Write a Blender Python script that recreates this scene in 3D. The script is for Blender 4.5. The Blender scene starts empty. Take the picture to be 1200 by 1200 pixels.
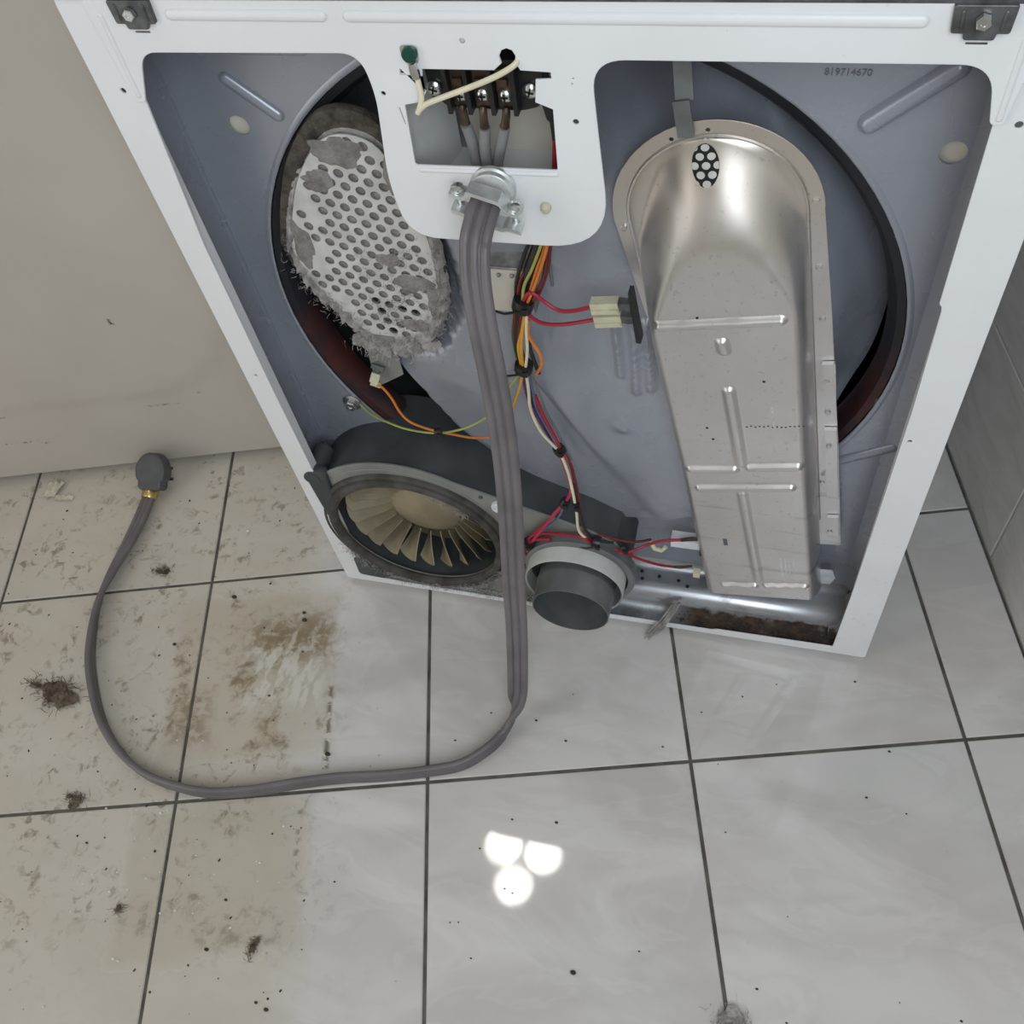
import bpy, bmesh, math, random
from mathutils import Vector, Matrix, noise as mnoise
from math import sin, cos, pi, sqrt, hypot, atan2, radians

random.seed(7)
SC = bpy.context.scene
COL = SC.collection
YAW = 0.27864                       # the tile grid is turned this much from the dryer's back
CY, SY = cos(YAW), sin(YAW)

# ------------------------------------------------------------------ camera, world, exposure, large lights
cam_d = bpy.data.cameras.new('camera')
cam_d.sensor_width = 36.0
cam_d.lens = 36.0 * 1145.43 / 1200.0
cam_d.clip_start = 0.01
cam = bpy.data.objects.new('camera', cam_d)
COL.objects.link(cam)
cam.location = (0.18757, -0.59289, 1.14199)
cam.rotation_mode = 'XYZ'
cam.rotation_euler = (0.6080, 0.1250, 0.2429)
SC.camera = cam

SC.view_settings.view_transform = 'Standard'
SC.view_settings.look = 'None'
SC.view_settings.gamma = 1.0
SC.view_settings.use_curve_mapping = False
SC.view_settings.exposure = 0.42

world = bpy.data.worlds.new('daylight')
SC.world = world
world.use_nodes = True
wb = world.node_tree.nodes['Background']
wb.inputs[0].default_value = (0.80, 0.90, 1.0, 1)
wb.inputs[1].default_value = 0.5

def sn(s, n, z=0.0):
    """room coordinates (along / across the tile grid) -> world"""
    return Vector((s * CY - n * SY, s * SY + n * CY, z))

def area_light(name, loc, target, sx, sy, power, color):
    d = bpy.data.lights.new(name, 'AREA')
    d.shape = 'RECTANGLE'; d.size = sx; d.size_y = sy
    d.energy = power; d.color = color
    o = bpy.data.objects.new(name, d); COL.objects.link(o)
    o.location = loc
    o.rotation_euler = (Vector(target) - Vector(loc)).to_track_quat('-Z', 'Y').to_euler()
    return o

# daylight through the window behind the camera, and through the doorway on the left
area_light('window_daylight', sn(0.14, -1.30, 1.52), sn(0.14, 0, 0.70), 0.74, 1.10, 9.0, (0.84, 0.92, 1.0))
area_light('doorway_light', sn(-1.70, -0.75, 1.05), sn(0.0, -0.4, 0.5), 0.80, 1.95, 5.5, (1.0, 0.92, 0.80))

# ------------------------------------------------------------------ node helpers
class M:
    def __init__(self, name, rough=0.5, metal=0.0, color=(0.8, 0.8, 0.8), ior=1.5, coat=0.0):
        self.m = bpy.data.materials.new(name)
        self.m.use_nodes = True
        self.t = self.m.node_tree
        self.b = self.t.nodes['Principled BSDF']
        self.b.inputs['Base Color'].default_value = (*color, 1)
        self.b.inputs['Roughness'].default_value = rough
        self.b.inputs['Metallic'].default_value = metal
        self.b.inputs['IOR'].default_value = ior
        self.b.inputs['Coat Weight'].default_value = coat
    def n(self, typ, **kw):
        nd = self.t.nodes.new(typ)
        for k, v in kw.items():
            setattr(nd, k, v)
        return nd
    def set(self, sock, v):
        if hasattr(v, 'links') or isinstance(v, bpy.types.NodeSocket):
            self.t.links.new(v, sock)
        elif isinstance(v, (tuple, list)) and len(v) == 3 and sock.type == 'RGBA':
            sock.default_value = (*v, 1)
        else:
            sock.default_value = v
    def math(self, op, a, b=0.0, c=None, clamp=False):
        nd = self.n('ShaderNodeMath', operation=op); nd.use_clamp = clamp
        self.set(nd.inputs[0], a); self.set(nd.inputs[1], b)
        if c is not None: self.set(nd.inputs[2], c)
        return nd.outputs[0]
    def pos(self):
        return self.n('ShaderNodeNewGeometry').outputs['Position']
    def obj(self):
        return self.n('ShaderNodeTexCoord').outputs['Object']
    def rnd(self):
        return self.n('ShaderNodeObjectInfo').outputs['Random']
    def mapping(self, vec, loc=(0, 0, 0), rot=(0, 0, 0), scale=(1, 1, 1)):
        nd = self.n('ShaderNodeMapping')
        self.set(nd.inputs['Vector'], vec)
        for k, v in (('Location', loc), ('Rotation', rot), ('Scale', scale)):
            self.set(nd.inputs[k], v)
        return nd.outputs[0]
    def noise(self, vec, scale, detail=3.0, rough=0.55, dist=0.0):
        nd = self.n('ShaderNodeTexNoise')
        self.set(nd.inputs['Vector'], vec)
        nd.inputs['Scale'].default_value = scale
        nd.inputs['Detail'].default_value = detail
        nd.inputs['Roughness'].default_value = rough
        nd.inputs['Distortion'].default_value = dist
        return nd.outputs['Fac']
    def rng(self, v, a, b, lo=0.0, hi=1.0):
        nd = self.n('ShaderNodeMapRange'); nd.interpolation_type = 'SMOOTHSTEP'
        self.set(nd.inputs['Value'], v)
        nd.inputs['From Min'].default_value = a; nd.inputs['From Max'].default_value = b
        nd.inputs['To Min'].default_value = lo; nd.inputs['To Max'].default_value = hi
        return nd.outputs['Result']
    def mix(self, f, a, b, mode='MIX'):
        nd = self.n('ShaderNodeMix', data_type='RGBA', blend_type=mode)
        self.set(nd.inputs['Factor'], f)
        self.set(nd.inputs[6], a); self.set(nd.inputs[7], b)
        return nd.outputs[2]
    def sep(self, vec):
        nd = self.n('ShaderNodeSeparateXYZ'); self.set(nd.inputs[0], vec)
        return nd.outputs
    def bump(self, h, strength=0.2, dist=0.002):
        nd = self.n('ShaderNodeBump')
        nd.inputs['Strength'].default_value = strength
        nd.inputs['Distance'].default_value = dist
        self.set(nd.inputs['Height'], h)
        self.t.links.new(nd.outputs[0], self.b.inputs['Normal'])
    def color(self, c): self.set(self.b.inputs['Base Color'], c)
    def rough(self, c): self.set(self.b.inputs['Roughness'], c)
    def boxmask(self, a, b, ca, cb, ha, hb, wob, soft):
        """soft-edged box in two scalar coordinates, edge wobbled by noise"""
        d = self.math('MAXIMUM', self.math('SUBTRACT', self.math('ABSOLUTE', self.math('SUBTRACT', a, ca)), ha),
                      self.math('SUBTRACT', self.math('ABSOLUTE', self.math('SUBTRACT', b, cb)), hb))
        d = self.math('ADD', d, wob)
        return self.rng(d, soft, -soft)

def simple(name, color, rough=0.5, metal=0.0, var=0.12, scale=60.0, bump=0.0, coat=0.0):
    k = M(name, rough, metal, color, coat=coat)
    nz = k.noise(k.pos(), scale, 3)
    k.color(k.mix(k.rng(nz, 0.3, 0.7), tuple(c * (1 - var) for c in color), tuple(min(1, c * (1 + var)) for c in color)))
    if bump: k.bump(nz, bump, 0.001)
    return k.m

# ------------------------------------------------------------------ materials
def floor_tile_material():
    k = M('polished marble tile', 0.1, 0, ior=1.52)
    P = k.pos()
    r = k.rnd()
    off = k.n('ShaderNodeCombineXYZ'); k.set(off.inputs[0], k.math('MULTIPLY', r, 37.0)); k.set(off.inputs[1], k.math('MULTIPLY', r, -19.0))
    va = k.n('ShaderNodeVectorMath', operation='ADD'); k.set(va.inputs[0], P); k.set(va.inputs[1], off.outputs[0])
    v = va.outputs[0]
    room = k.sep(k.mapping(P, rot=(0, 0, -YAW)))
    s, n = room[0], room[1]
    cloud = k.noise(k.mapping(v, rot=(0, 0, 0.6), scale=(1, 2.2, 1)), 5.0, 3, 0.5, 0.6)
    base = k.mix(k.rng(cloud, 0.34, 0.66), (0.575, 0.545, 0.525), (0.69, 0.668, 0.65))
    hue = k.noise(v, 3.2, 2)
    base = k.mix(k.rng(hue, 0.5, 0.75, 0, 0.5), base, (0.66, 0.60, 0.565))
    base = k.mix(k.rng(hue, 0.5, 0.25, 0, 0.5), base, (0.56, 0.575, 0.555))
    vein = k.noise(k.mapping(v, rot=(0, 0, -0.5), scale=(1, 2.6, 1)), 4.0, 4, 0.55, 1.2)
    vl = k.math('ABSOLUTE', k.math('SUBTRACT', vein, 0.5))
    base = k.mix(k.rng(vl, 0.06, 0.0, 0, 0.12), base, (0.46, 0.455, 0.445))
    vl2 = k.math('ABSOLUTE', k.math('SUBTRACT', vein, 0.56))
    base = k.mix(k.rng(vl2, 0.03, 0.0, 0, 0.13), base, (0.76, 0.75, 0.735))
    # grime left where the appliances stood
    nz = k.noise(P, 14.0, 5, 0.62); fine = k.noise(P, 60.0, 5, 0.65, 0.6); big = k.noise(P, 7.0, 3)
    wob = k.math('MULTIPLY', k.math('SUBTRACT', nz, 0.5), 0.05)
    film = k.rng(k.math('ADD', s, k.math('MULTIPLY', k.math('SUBTRACT', big, 0.5), 0.12)), -0.34, -0.42)
    base = k.mix(k.math('MULTIPLY', film, 0.68), base, (0.54, 0.485, 0.39))
    A = k.boxmask(s, n, -0.455, -0.035, 0.112, 0.115, wob, 0.012)
    B = k.boxmask(s, n, -0.47, -0.30, 0.11, 0.085, wob, 0.012)
    Cc = k.boxmask(s, n, -0.66, 0.02, 0.32, 0.40, k.math('MULTIPLY', wob, 4.0), 0.10)
    spots = k.rng(fine, 0.50, 0.66)
    base = k.mix(k.math('MULTIPLY', A, 0.45), base, (0.47, 0.42, 0.32))
    base = k.mix(k.math('MULTIPLY', B, 0.50), base, (0.44, 0.40, 0.31))
    base = k.mix(k.math('MULTIPLY', k.math('MULTIPLY', A, k.rng(nz, 0.50, 0.62)), k.rng(fine, 0.40, 0.58, 0.25, 0.75)), base, (0.25, 0.18, 0.095))
    base = k.mix(k.math('MULTIPLY', k.math('MULTIPLY', B, k.rng(nz, 0.52, 0.68)), k.rng(fine, 0.42, 0.6, 0.1, 0.55)), base, (0.24, 0.20, 0.13))
    brown = k.boxmask(s, n, -0.405, 0.01, 0.055, 0.03, k.math('MULTIPLY', wob, 2.2), 0.03)
    base = k.mix(k.math('MULTIPLY', brown, k.rng(fine, 0.38, 0.56, 0.1, 0.85)), base, (0.21, 0.145, 0.07))
    brown2 = k.boxmask(s, n, -0.535, -0.09, 0.022, 0.03, k.math('MULTIPLY', wob, 1.5), 0.02)
    base = k.mix(k.math('MULTIPLY', brown2, k.rng(fine, 0.38, 0.56, 0.1, 0.75)), base, (0.25, 0.185, 0.11))
    clean = k.boxmask(s, n, -0.41, -0.045, 0.05, 0.035, k.math('MULTIPLY', wob, 2.0), 0.02)
    base = k.mix(k.math('MULTIPLY', clean, k.rng(k.noise(k.mapping(P, rot=(0, 0, -YAW), scale=(3, 1, 1)), 30, 3), 0.42, 0.56, 0, 0.8)), base, (0.66, 0.64, 0.575))
    edge = k.boxmask(s, n, -0.345, -0.12, 0.003, 0.055, k.math('MULTIPLY', wob, 0.12), 0.003)
    base = k.mix(k.math('MULTIPLY', edge, k.rng(fine, 0.44, 0.52)), base, (0.20, 0.17, 0.13))
    edge2 = k.boxmask(s, n, -0.372, -0.265, 0.003, 0.04, k.math('MULTIPLY', wob, 0.12), 0.003)
    base = k.mix(k.math('MULTIPLY', edge2, k.rng(fine, 0.46, 0.54, 0, 0.8)), base, (0.25, 0.22, 0.17))
    base = k.mix(k.math('MULTIPLY', k.math('MULTIPLY', Cc, spots), k.rng(nz, 0.42, 0.62, 0, 0.8)), base, (0.22, 0.18, 0.12))
    # loose specks over the whole left part
    vo = k.n('ShaderNodeTexVoronoi'); k.set(vo.inputs['Vector'], P); vo.inputs['Scale'].default_value = 42.0
    dots = k.math('MULTIPLY', k.rng(vo.outputs['Distance'], 0.09, 0.04), k.rng(k.noise(P, 11, 3), 0.48, 0.62))
    base = k.mix(k.math('MULTIPLY', dots, k.rng(s, 0.0, -0.3, 0.1, 0.45)), base, (0.13, 0.105, 0.075))
    k.color(base)
    dirt = k.math('ADD', k.math('MAXIMUM', A, B), k.math('MULTIPLY', film, 0.5), clamp=True)
    k.rough(k.math('ADD', k.rng(dirt, 0, 1, 0.022, 0.40), k.math('MULTIPLY', k.noise(P, 25, 3), 0.03)))
    k.bump(k.noise(P, 3.0, 2), 0.03, 0.01)
    return k.m

def wall_tile_material():
    k = M('grey glazed wall tile', 0.25, 0)
    P = k.pos(); r = k.rnd()
    va = k.n('ShaderNodeVectorMath', operation='ADD'); k.set(va.inputs[0], P)
    off = k.n('ShaderNodeCombineXYZ'); k.set(off.inputs[0], k.math('MULTIPLY', r, 23.0)); k.set(va.inputs[1], off.outputs[0])
    nz = k.noise(k.mapping(va.outputs[0], rot=(0.3, 0.5, 0.2), scale=(1, 1, 2.4)), 9, 5, 0.6, 0.8)
    c = k.mix(k.rng(nz, 0.3, 0.7), (0.52, 0.50, 0.47), (0.63, 0.605, 0.575))
    k.color(c)
    return k.m

def enamel_material():
    k = M('white enamel', 0.28, 0, ior=1.45)
    P = k.pos()
    c = k.mix(k.rng(k.noise(P, 9, 4), 0.3, 0.75), (0.81, 0.825, 0.84), (0.77, 0.78, 0.78))
    fine = k.noise(P, 90, 4, 0.6)
    low = k.rng(k.sep(P)[2], 0.30, 0.02)
    c = k.mix(k.math('MULTIPLY', low, k.rng(fine, 0.58, 0.75, 0, 0.5)), c, (0.42, 0.38, 0.32))
    chip = k.math('MULTIPLY', k.rng(k.noise(P, 160, 2), 0.70, 0.76), k.rng(k.noise(P, 14, 2), 0.56, 0.64))
    c = k.mix(k.math('MULTIPLY', chip, 0.75), c, (0.16, 0.14, 0.13))
    k.color(c)
    k.bump(k.noise(P, 260, 2), 0.03, 0.0005)
    return k.m

def appliance_material():
    k = M('ivory enamel', 0.38, 0, ior=1.45)
    P = k.pos()
    room = k.sep(k.mapping(P, rot=(0, 0, -YAW))); s, z = room[0], room[2]
    c = k.mix(k.rng(k.noise(P, 4, 3), 0.3, 0.7), (0.485, 0.445, 0.40), (0.525, 0.485, 0.435))
    fine = k.noise(P, 110, 3, 0.6)
    w = k.math('MULTIPLY', k.math('SUBTRACT', k.noise(P, 40, 3), 0.5), 0.012)
    for cs, cz, hs, hz in ((-0.59, 0.1355, 0.030, 0.0005), (-0.832, 0.088, 0.028, 0.0015), (-0.80, 0.082, 0.012, 0.001), (-0.84, 0.145, 0.02, 0.0008), (-0.525, 0.155, 0.003, 0.003), (-0.585, 0.305, 0.0012, 0.004)):
        mk = k.boxmask(s, z, cs, cz, hs, hz, w, 0.0022)
        c = k.mix(k.math('MULTIPLY', mk, k.rng(fine, 0.44, 0.56)), c, (0.10, 0.075, 0.055))
    sm = k.math('MULTIPLY', k.rng(k.noise(P, 6, 5, 0.6), 0.55, 0.75), k.rng(z, 0.25, 0.03))
    c = k.mix(k.math('MULTIPLY', sm, 0.5), c, (0.50, 0.45, 0.39))
    k.color(c)
    return k.m

def sheet_material():
    k = M('blue grey painted sheet', 0.30, 0.0, ior=1.5)
    P = k.pos()
    c = k.mix(k.rng(k.noise(P, 6, 4), 0.3, 0.7), (0.30, 0.32, 0.365), (0.35, 0.37, 0.415))
    c = k.mix(k.rng(k.noise(P, 24, 4, 0.6), 0.60, 0.78, 0, 0.15), c, (0.22, 0.21, 0.20))
    k.color(c)
    k.b.inputs['Metallic'].default_value = 0.25
    k.rough(k.rng(k.noise(P, 14, 3), 0.3, 0.7, 0.20, 0.32))
    return k.m

def heater_material():
    k = M('aluminised steel', 0.34, 0.85)
    P = k.pos()
    nz = k.noise(P, 7, 4, 0.6)
    c = k.mix(k.rng(nz, 0.3, 0.7), (0.655, 0.63, 0.62), (0.735, 0.71, 0.70))
    z = k.sep(P)[2]
    tint = k.math('MULTIPLY', k.rng(k.math('ADD', z, k.math('MULTIPLY', k.math('SUBTRACT', nz, 0.5), 0.10)), 0.575, 0.66), 0.65)
    c = k.mix(tint, c, (0.66, 0.59, 0.49))
    c = k.mix(k.rng(k.noise(P, 220, 2), 0.62, 0.75, 0, 0.35), c, (0.33, 0.31, 0.29))
    streak = k.noise(k.mapping(P, rot=(0, -0.15, 0), scale=(1.2, 1, 11)), 5, 4, 0.6)
    c = k.mix(k.math('MULTIPLY', k.rng(streak, 0.54, 0.72, 0, 0.6), k.rng(z, 0.42, 0.24)), c, (0.36, 0.335, 0.305))
    rust = k.math('MULTIPLY', k.rng(k.noise(P, 45, 4, 0.6), 0.55, 0.72), k.rng(z, 0.11, 0.07))
    c = k.mix(k.math('MULTIPLY', rust, 0.7), c, (0.20, 0.14, 0.09))
    k.color(c)
    k.rough(k.rng(k.noise(P, 30, 4, 0.6), 0.3, 0.7, 0.29, 0.40))
    return k.m

def pan_material():
    k = M('galvanised base with rust', 0.3, 0.7)
    P = k.pos(); x, y, z = k.sep(P)
    nz = k.noise(P, 40, 5, 0.65)
    c = k.mix(k.rng(k.noise(P, 12, 3), 0.3, 0.7), (0.42, 0.44, 0.47), (0.55, 0.57, 0.60))
    low = k.rng(k.math('ADD', z, k.math('MULTIPLY', k.math('SUBTRACT', nz, 0.5), 0.02)), 0.031, 0.022)
    right = k.rng(x, 0.06, 0.14)
    rustc = k.mix(k.rng(k.noise(P, 90, 3), 0.35, 0.65), (0.02, 0.015, 0.011), (0.062, 0.036, 0.020))
    rf = k.math('MULTIPLY', k.math('ADD', low, k.rng(x, 0.20, 0.31, 0, 0.6), clamp=True), right)
    c = k.mix(rf, c, rustc)
    c = k.mix(k.math('MULTIPLY', k.rng(nz, 0.52, 0.7), 0.5), c, (0.2, 0.17, 0.14))
    k.color(c)
    k.rough(k.rng(rf, 0, 1, 0.26, 0.8))
    k.set(k.b.inputs['Metallic'], k.rng(rf, 0, 1, 0.75, 0.0))
    return k.m

def lint_material(name, a, b):
    k = M(name, 0.95, 0)
    P = k.pos()
    c = k.mix(k.rng(k.noise(P, 70, 5, 0.65), 0.3, 0.7), a, b)
    k.color(c)
    k.bump(k.noise(P, 260, 4, 0.7), 0.7, 0.004)
    return k.m

def seal_material():
    k = M('black felt drum seal', 0.55, 0)
    P = k.pos(); z = k.sep(P)[2]
    nz = k.noise(P, 28, 4)
    red = k.math('MULTIPLY', k.rng(z, 0.50, 0.38), k.rng(nz, 0.38, 0.6, 0.35, 1.0))
    k.color(k.mix(red, (0.010, 0.012, 0.017), (0.062, 0.014, 0.012)))
    return k.m

def emit(name, col, st):
    k = M(name, 0.5, 0, col)
    k.b.inputs['Emission Color'].default_value = (*col, 1)
    k.b.inputs['Emission Strength'].default_value = st
    return k.m

MT = dict(
    tile=floor_tile_material(), wall_tile=wall_tile_material(), enamel=enamel_material(), ivory=appliance_material(),
    sheet=sheet_material(), heater=heater_material(), pan=pan_material(), seal=seal_material(),
    grout=simple('dark grout', (0.105, 0.098, 0.085), 0.9, 0, 0.35, 30),
    wall_grout=simple('pale grout', (0.50, 0.49, 0.47), 0.9),
    plaster=simple('white plaster', (0.70, 0.69, 0.67), 0.9, 0, 0.04, 3),
    ceiling=simple('ceiling paint', (0.76, 0.755, 0.74), 0.9, 0, 0.03, 3),
    black=simple('black plastic', (0.012, 0.012, 0.013), 0.35),
    dark_grey=simple('dark grey plastic', (0.055, 0.062, 0.066), 0.5, 0, 0.25, 18),
    dusty=simple('dusty grey rubber', (0.065, 0.061, 0.054), 0.85, 0, 0.4, 40, 0.3),
    plate=simple('dull zinc plate', (0.27, 0.275, 0.255), 0.45, 0.25, 0.15, 15),
    cap=simple('pale grey moulding', (0.50, 0.51, 0.49), 0.5, 0, 0.08, 30),
    strap=simple('dull strap steel', (0.17, 0.18, 0.175), 0.5, 0.3),
    pipe=simple('galvanised duct', (0.20, 0.212, 0.21), 0.38, 0.5, 0.15, 25),
    fan=simple('tan fan plastic', (0.255, 0.215, 0.135), 0.55, 0, 0.25, 16),
    zinc=simple('bright zinc', (0.72, 0.73, 0.72), 0.22, 0.95, 0.1, 60),
    zinc_dull=simple('dull zinc casting', (0.66, 0.68, 0.665), 0.40, 0.6, 0.12, 80),
    bracket=simple('grey bracket steel', (0.12, 0.125, 0.125), 0.4, 0.5, 0.35, 70),
    copper=simple('tarnished copper', (0.085, 0.058, 0.038), 0.4, 0.6, 0.35, 90),
    brass=simple('brass', (0.66, 0.50, 0.20), 0.3, 0.9),
    beige=simple('beige painted metal', (0.58, 0.54, 0.47), 0.5, 0, 0.08, 20),
    grey_mot=simple('mottled grey steel', (0.30, 0.295, 0.275), 0.5, 0.3, 0.4, 50),
    lint_mid=lint_material('grey lint felt', (0.20, 0.185, 0.17), (0.33, 0.31, 0.29)),
    lint=lint_material('grey lint', (0.26, 0.24, 0.225), (0.50, 0.475, 0.455)),
    lint_brown=lint_material('brown lint', (0.085, 0.062, 0.04), (0.22, 0.17, 0.12)),
    lint_dark=lint_material('dusty felt gasket', (0.035, 0.030, 0.024), (0.12, 0.10, 0.08)),
    perf=simple('pale grille metal', (0.60, 0.59, 0.57), 0.45, 0.15, 0.12, 40),
    cord=simple('grey cord rubber', (0.155, 0.138, 0.145), 0.42, 0, 0.12, 25),
    cord_plug=simple('plug vinyl', (0.085, 0.086, 0.092), 0.6, 0, 0.1, 60),
    conductor=simple('grey insulation', (0.22, 0.215, 0.215), 0.4, 0, 0.1, 30),
    cream=simple('cream insulation', (0.74, 0.68, 0.50), 0.45, 0, 0.08, 40),
    red=simple('red insulation', (0.34, 0.016, 0.035), 0.38),
    dark_red=simple('maroon insulation', (0.13, 0.012, 0.012), 0.38),
    pink=simple('crimson insulation', (0.42, 0.03, 0.085), 0.38),
    orange=simple('orange insulation', (0.62, 0.19, 0.03), 0.38),
    amber=simple('amber insulation', (0.66, 0.33, 0.045), 0.38),
    green=simple('green insulation', (0.035, 0.12, 0.05), 0.38),
    yellow_green=simple('olive insulation', (0.34, 0.36, 0.09), 0.38),
    purple=simple('purple insulation', (0.12, 0.025, 0.12), 0.38),
    blue=simple('blue grey insulation', (0.10, 0.13, 0.22), 0.38),
    wire_black=simple('black insulation', (0.012, 0.011, 0.011), 0.38),
    wire_grey=simple('grey wire insulation', (0.16, 0.16, 0.17), 0.4),
    green_screw=simple('green screw', (0.006, 0.075, 0.05), 0.35, 0.2),
    conn=simple('ivory connector nylon', (0.56, 0.53, 0.38), 0.4),
    white_box=simple('white plastic', (0.72, 0.75, 0.78), 0.4),
    scrap=simple('creased ivory paper', (0.62, 0.58, 0.46), 0.7, 0, 0.15, 80),
    speck=simple('dark crumbs', (0.05, 0.04, 0.028), 0.9),
    white_dot=simple('lit perforation', (0.62, 0.60, 0.56), 0.5, 0.2),  # pale colour stands in for light seen through the holes
    hole=simple('dark hole', (0.008, 0.008, 0.008), 0.8),
    lamp=emit('lamp glass', (1.0, 0.97, 0.92), 13.0),
    lamp_rim=simple('lamp rim', (0.34, 0.34, 0.33), 0.4),
    mark=simple('stamped ink', (0.13, 0.135, 0.155), 0.6),
    pale_mark=simple('pale stamped marks', (0.62, 0.62, 0.61), 0.5),
)

# ------------------------------------------------------------------ mesh helpers
class MB:
    def __init__(self): self.v = []; self.f = []
    def add(self, vs, fs):
        o = len(self.v)
        self.v += [tuple(p) for p in vs]
        self.f += [tuple(i + o for i in f) for f in fs]
        return self
    def box(self, c, s, R=None):
        c = Vector(c)
        vs = []
        for z in (-.5, .5):
            for y in (-.5, .5):
                for x in (-.5, .5):
                    p = Vector((x * s[0], y * s[1], z * s[2]))
                    if R: p = R @ p
                    vs.append(c + p)
        return self.add(vs, [(0, 2, 3, 1), (4, 5, 7, 6), (0, 1, 5, 4), (2, 6, 7, 3), (1, 3, 7, 5), (0, 4, 6, 2)])
    def span(self, x0, x1, y0, y1, z0, z1):
        return self.box(((x0 + x1) / 2, (y0 + y1) / 2, (z0 + z1) / 2), (x1 - x0, y1 - y0, z1 - z0))
    def lathe(self, prof, o, axis, n=24, close=False):
        """prof: (radius, height along axis)"""
        axis = Vector(axis).normalized(); o = Vector(o)
        u = axis.orthogonal().normalized(); w = axis.cross(u)
        vs, fs = [], []
        for (r, h) in prof:
            for i in range(n):
                a = 2 * pi * i / n
                vs.append(o + axis * h + (u * cos(a) + w * sin(a)) * r)
        m = len(prof)
        for j in range(m - 1 + (1 if close else 0)):
            for i in range(n):
                a, b = j * n + i, j * n + (i + 1) % n
                k = ((j + 1) % m) * n
                fs.append((a, b, k + (i + 1) % n, k + i))
        if not close:
            if prof[0][0] > 1e-6: fs.append(tuple(range(n - 1, -1, -1)))
            if prof[-1][0] > 1e-6: fs.append(tuple((m - 1) * n + i for i in range(n)))
        return self.add(vs, fs)
    def tube(self, pts, r, n=8, cap=True):
        pts = [Vector(p) for p in pts]
        vs, fs = [], []
        up = None
        for i, p in enumerate(pts):
            t = (pts[min(i + 1, len(pts) - 1)] - pts[max(i - 1, 0)]).normalized()
            up = t.orthogonal().normalized() if up is None else (up - t * up.dot(t)).normalized()
            w = t.cross(up)
            rr = r[i] if isinstance(r, (list, tuple)) else r
            for k in range(n):
                a = 2 * pi * k / n
                vs.append(p + (up * cos(a) + w * sin(a)) * rr)
        for i in range(len(pts) - 1):
            for k in range(n):
                a, b = i * n + k, i * n + (k + 1) % n
                fs.append((a, b, b + n, a + n))
        if cap:
            fs.append(tuple(range(n - 1, -1, -1)))
            fs.append(tuple((len(pts) - 1) * n + i for i in range(n)))
        return self.add(vs, fs)
    def ball(self, c, r, n=10, m=6, R=None):
        c = Vector(c)
        if not isinstance(r, (tuple, list)): r = (r, r, r)
        vs, fs = [], []
        def P(a, b):
            p = Vector((r[0] * sin(b) * cos(a), r[1] * sin(b) * sin(a), r[2] * cos(b)))
            return c + (R @ p if R else p)
        vs.append(P(0, 0))
        for j in range(1, m):
            for i in range(n): vs.append(P(2 * pi * i / n, pi * j / m))
        vs.append(P(0, pi))
        for i in range(n): fs.append((0, 1 + i, 1 + (i + 1) % n))
        for j in range(m - 2):
            for i in range(n):
                a, b = 1 + j * n + i, 1 + j * n + (i + 1) % n
                fs.append((a, a + n, b + n, b))
        o = 1 + (m - 2) * n; L = len(vs) - 1
        for i in range(n): fs.append((o + i, L, o + (i + 1) % n))
        return self.add(vs, fs)
    def bead(self, a, b, r, h, axis=(0, -1, 0), n=14):
        """pressed bead: a low capsule ridge from a to b standing h along axis"""
        a, b, axis = Vector(a), Vector(b), Vector(axis)
        d = (b - a).normalized(); w = axis.cross(d)
        ring = []
        for i in range(n + 1):
            t = -pi / 2 + pi * i / n
            ring.append(b + d * (r * cos(t)) + w * (r * sin(t)))
        for i in range(n + 1):
            t = pi / 2 + pi * i / n
            ring.append(a + d * (r * cos(t)) + w * (r * sin(t)))
        mid = [b] * (n + 1) + [a] * (n + 1)
        vs, fs = [], []; N = len(ring); L = 5
        for j in range(L + 1):
            q = (pi / 2) * j / L
            for p, c in zip(ring, mid):
                vs.append(c + (p - c) * cos(q) + axis * (h * sin(q)))
        for j in range(L):
            for i in range(N):
                x, y = j * N + i, j * N + (i + 1) % N
                fs.append((x, y, y + N, x + N))
        return self.add(vs, fs)
    def grid(self, fn, nu, nv, keep=None):
        vs = [fn(i / nu, j / nv) for j in range(nv + 1) for i in range(nu + 1)]
        fs = []
        for j in range(nv):
            for i in range(nu):
                a = j * (nu + 1) + i
                fs.append((a, a + 1, a + nu + 2, a + nu + 1))
        return self.add(vs, fs)
    def plate(self, outer, holes, y, th, bevel=0.0):
        """flat sheet in the x-z plane: front at y, back at y + th (curve fill handles the holes)"""
        cu = bpy.data.curves.new('tmp', 'CURVE'); cu.dimensions = '2D'; cu.fill_mode = 'BOTH'
        cu.extrude = max(th / 2 - bevel, 1e-5); cu.bevel_depth = bevel; cu.bevel_resolution = 1
        for loop in [outer] + list(holes):
            sp = cu.splines.new('POLY'); sp.points.add(len(loop) - 1)
            for p, q in zip(sp.points, loop): p.co = (q[0], q[1], 0, 1)
            sp.use_cyclic_u = True
        ob = bpy.data.objects.new('tmp', cu); COL.objects.link(ob)
        dg = bpy.context.evaluated_depsgraph_get(); dg.update()
        me = bpy.data.meshes.new_from_object(ob.evaluated_get(dg))
        ym = y + th / 2
        self.add([(v.co.x, ym - v.co.z, v.co.y) for v in me.vertices], [tuple(p.vertices) for p in me.polygons])
        bpy.data.objects.remove(ob); bpy.data.curves.remove(cu); bpy.data.meshes.remove(me)
        return self
    def xf(self, Mx, start=0):
        self.v = self.v[:start] + [tuple(Mx @ Vector(p)) for p in self.v[start:]]
        return self

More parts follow.
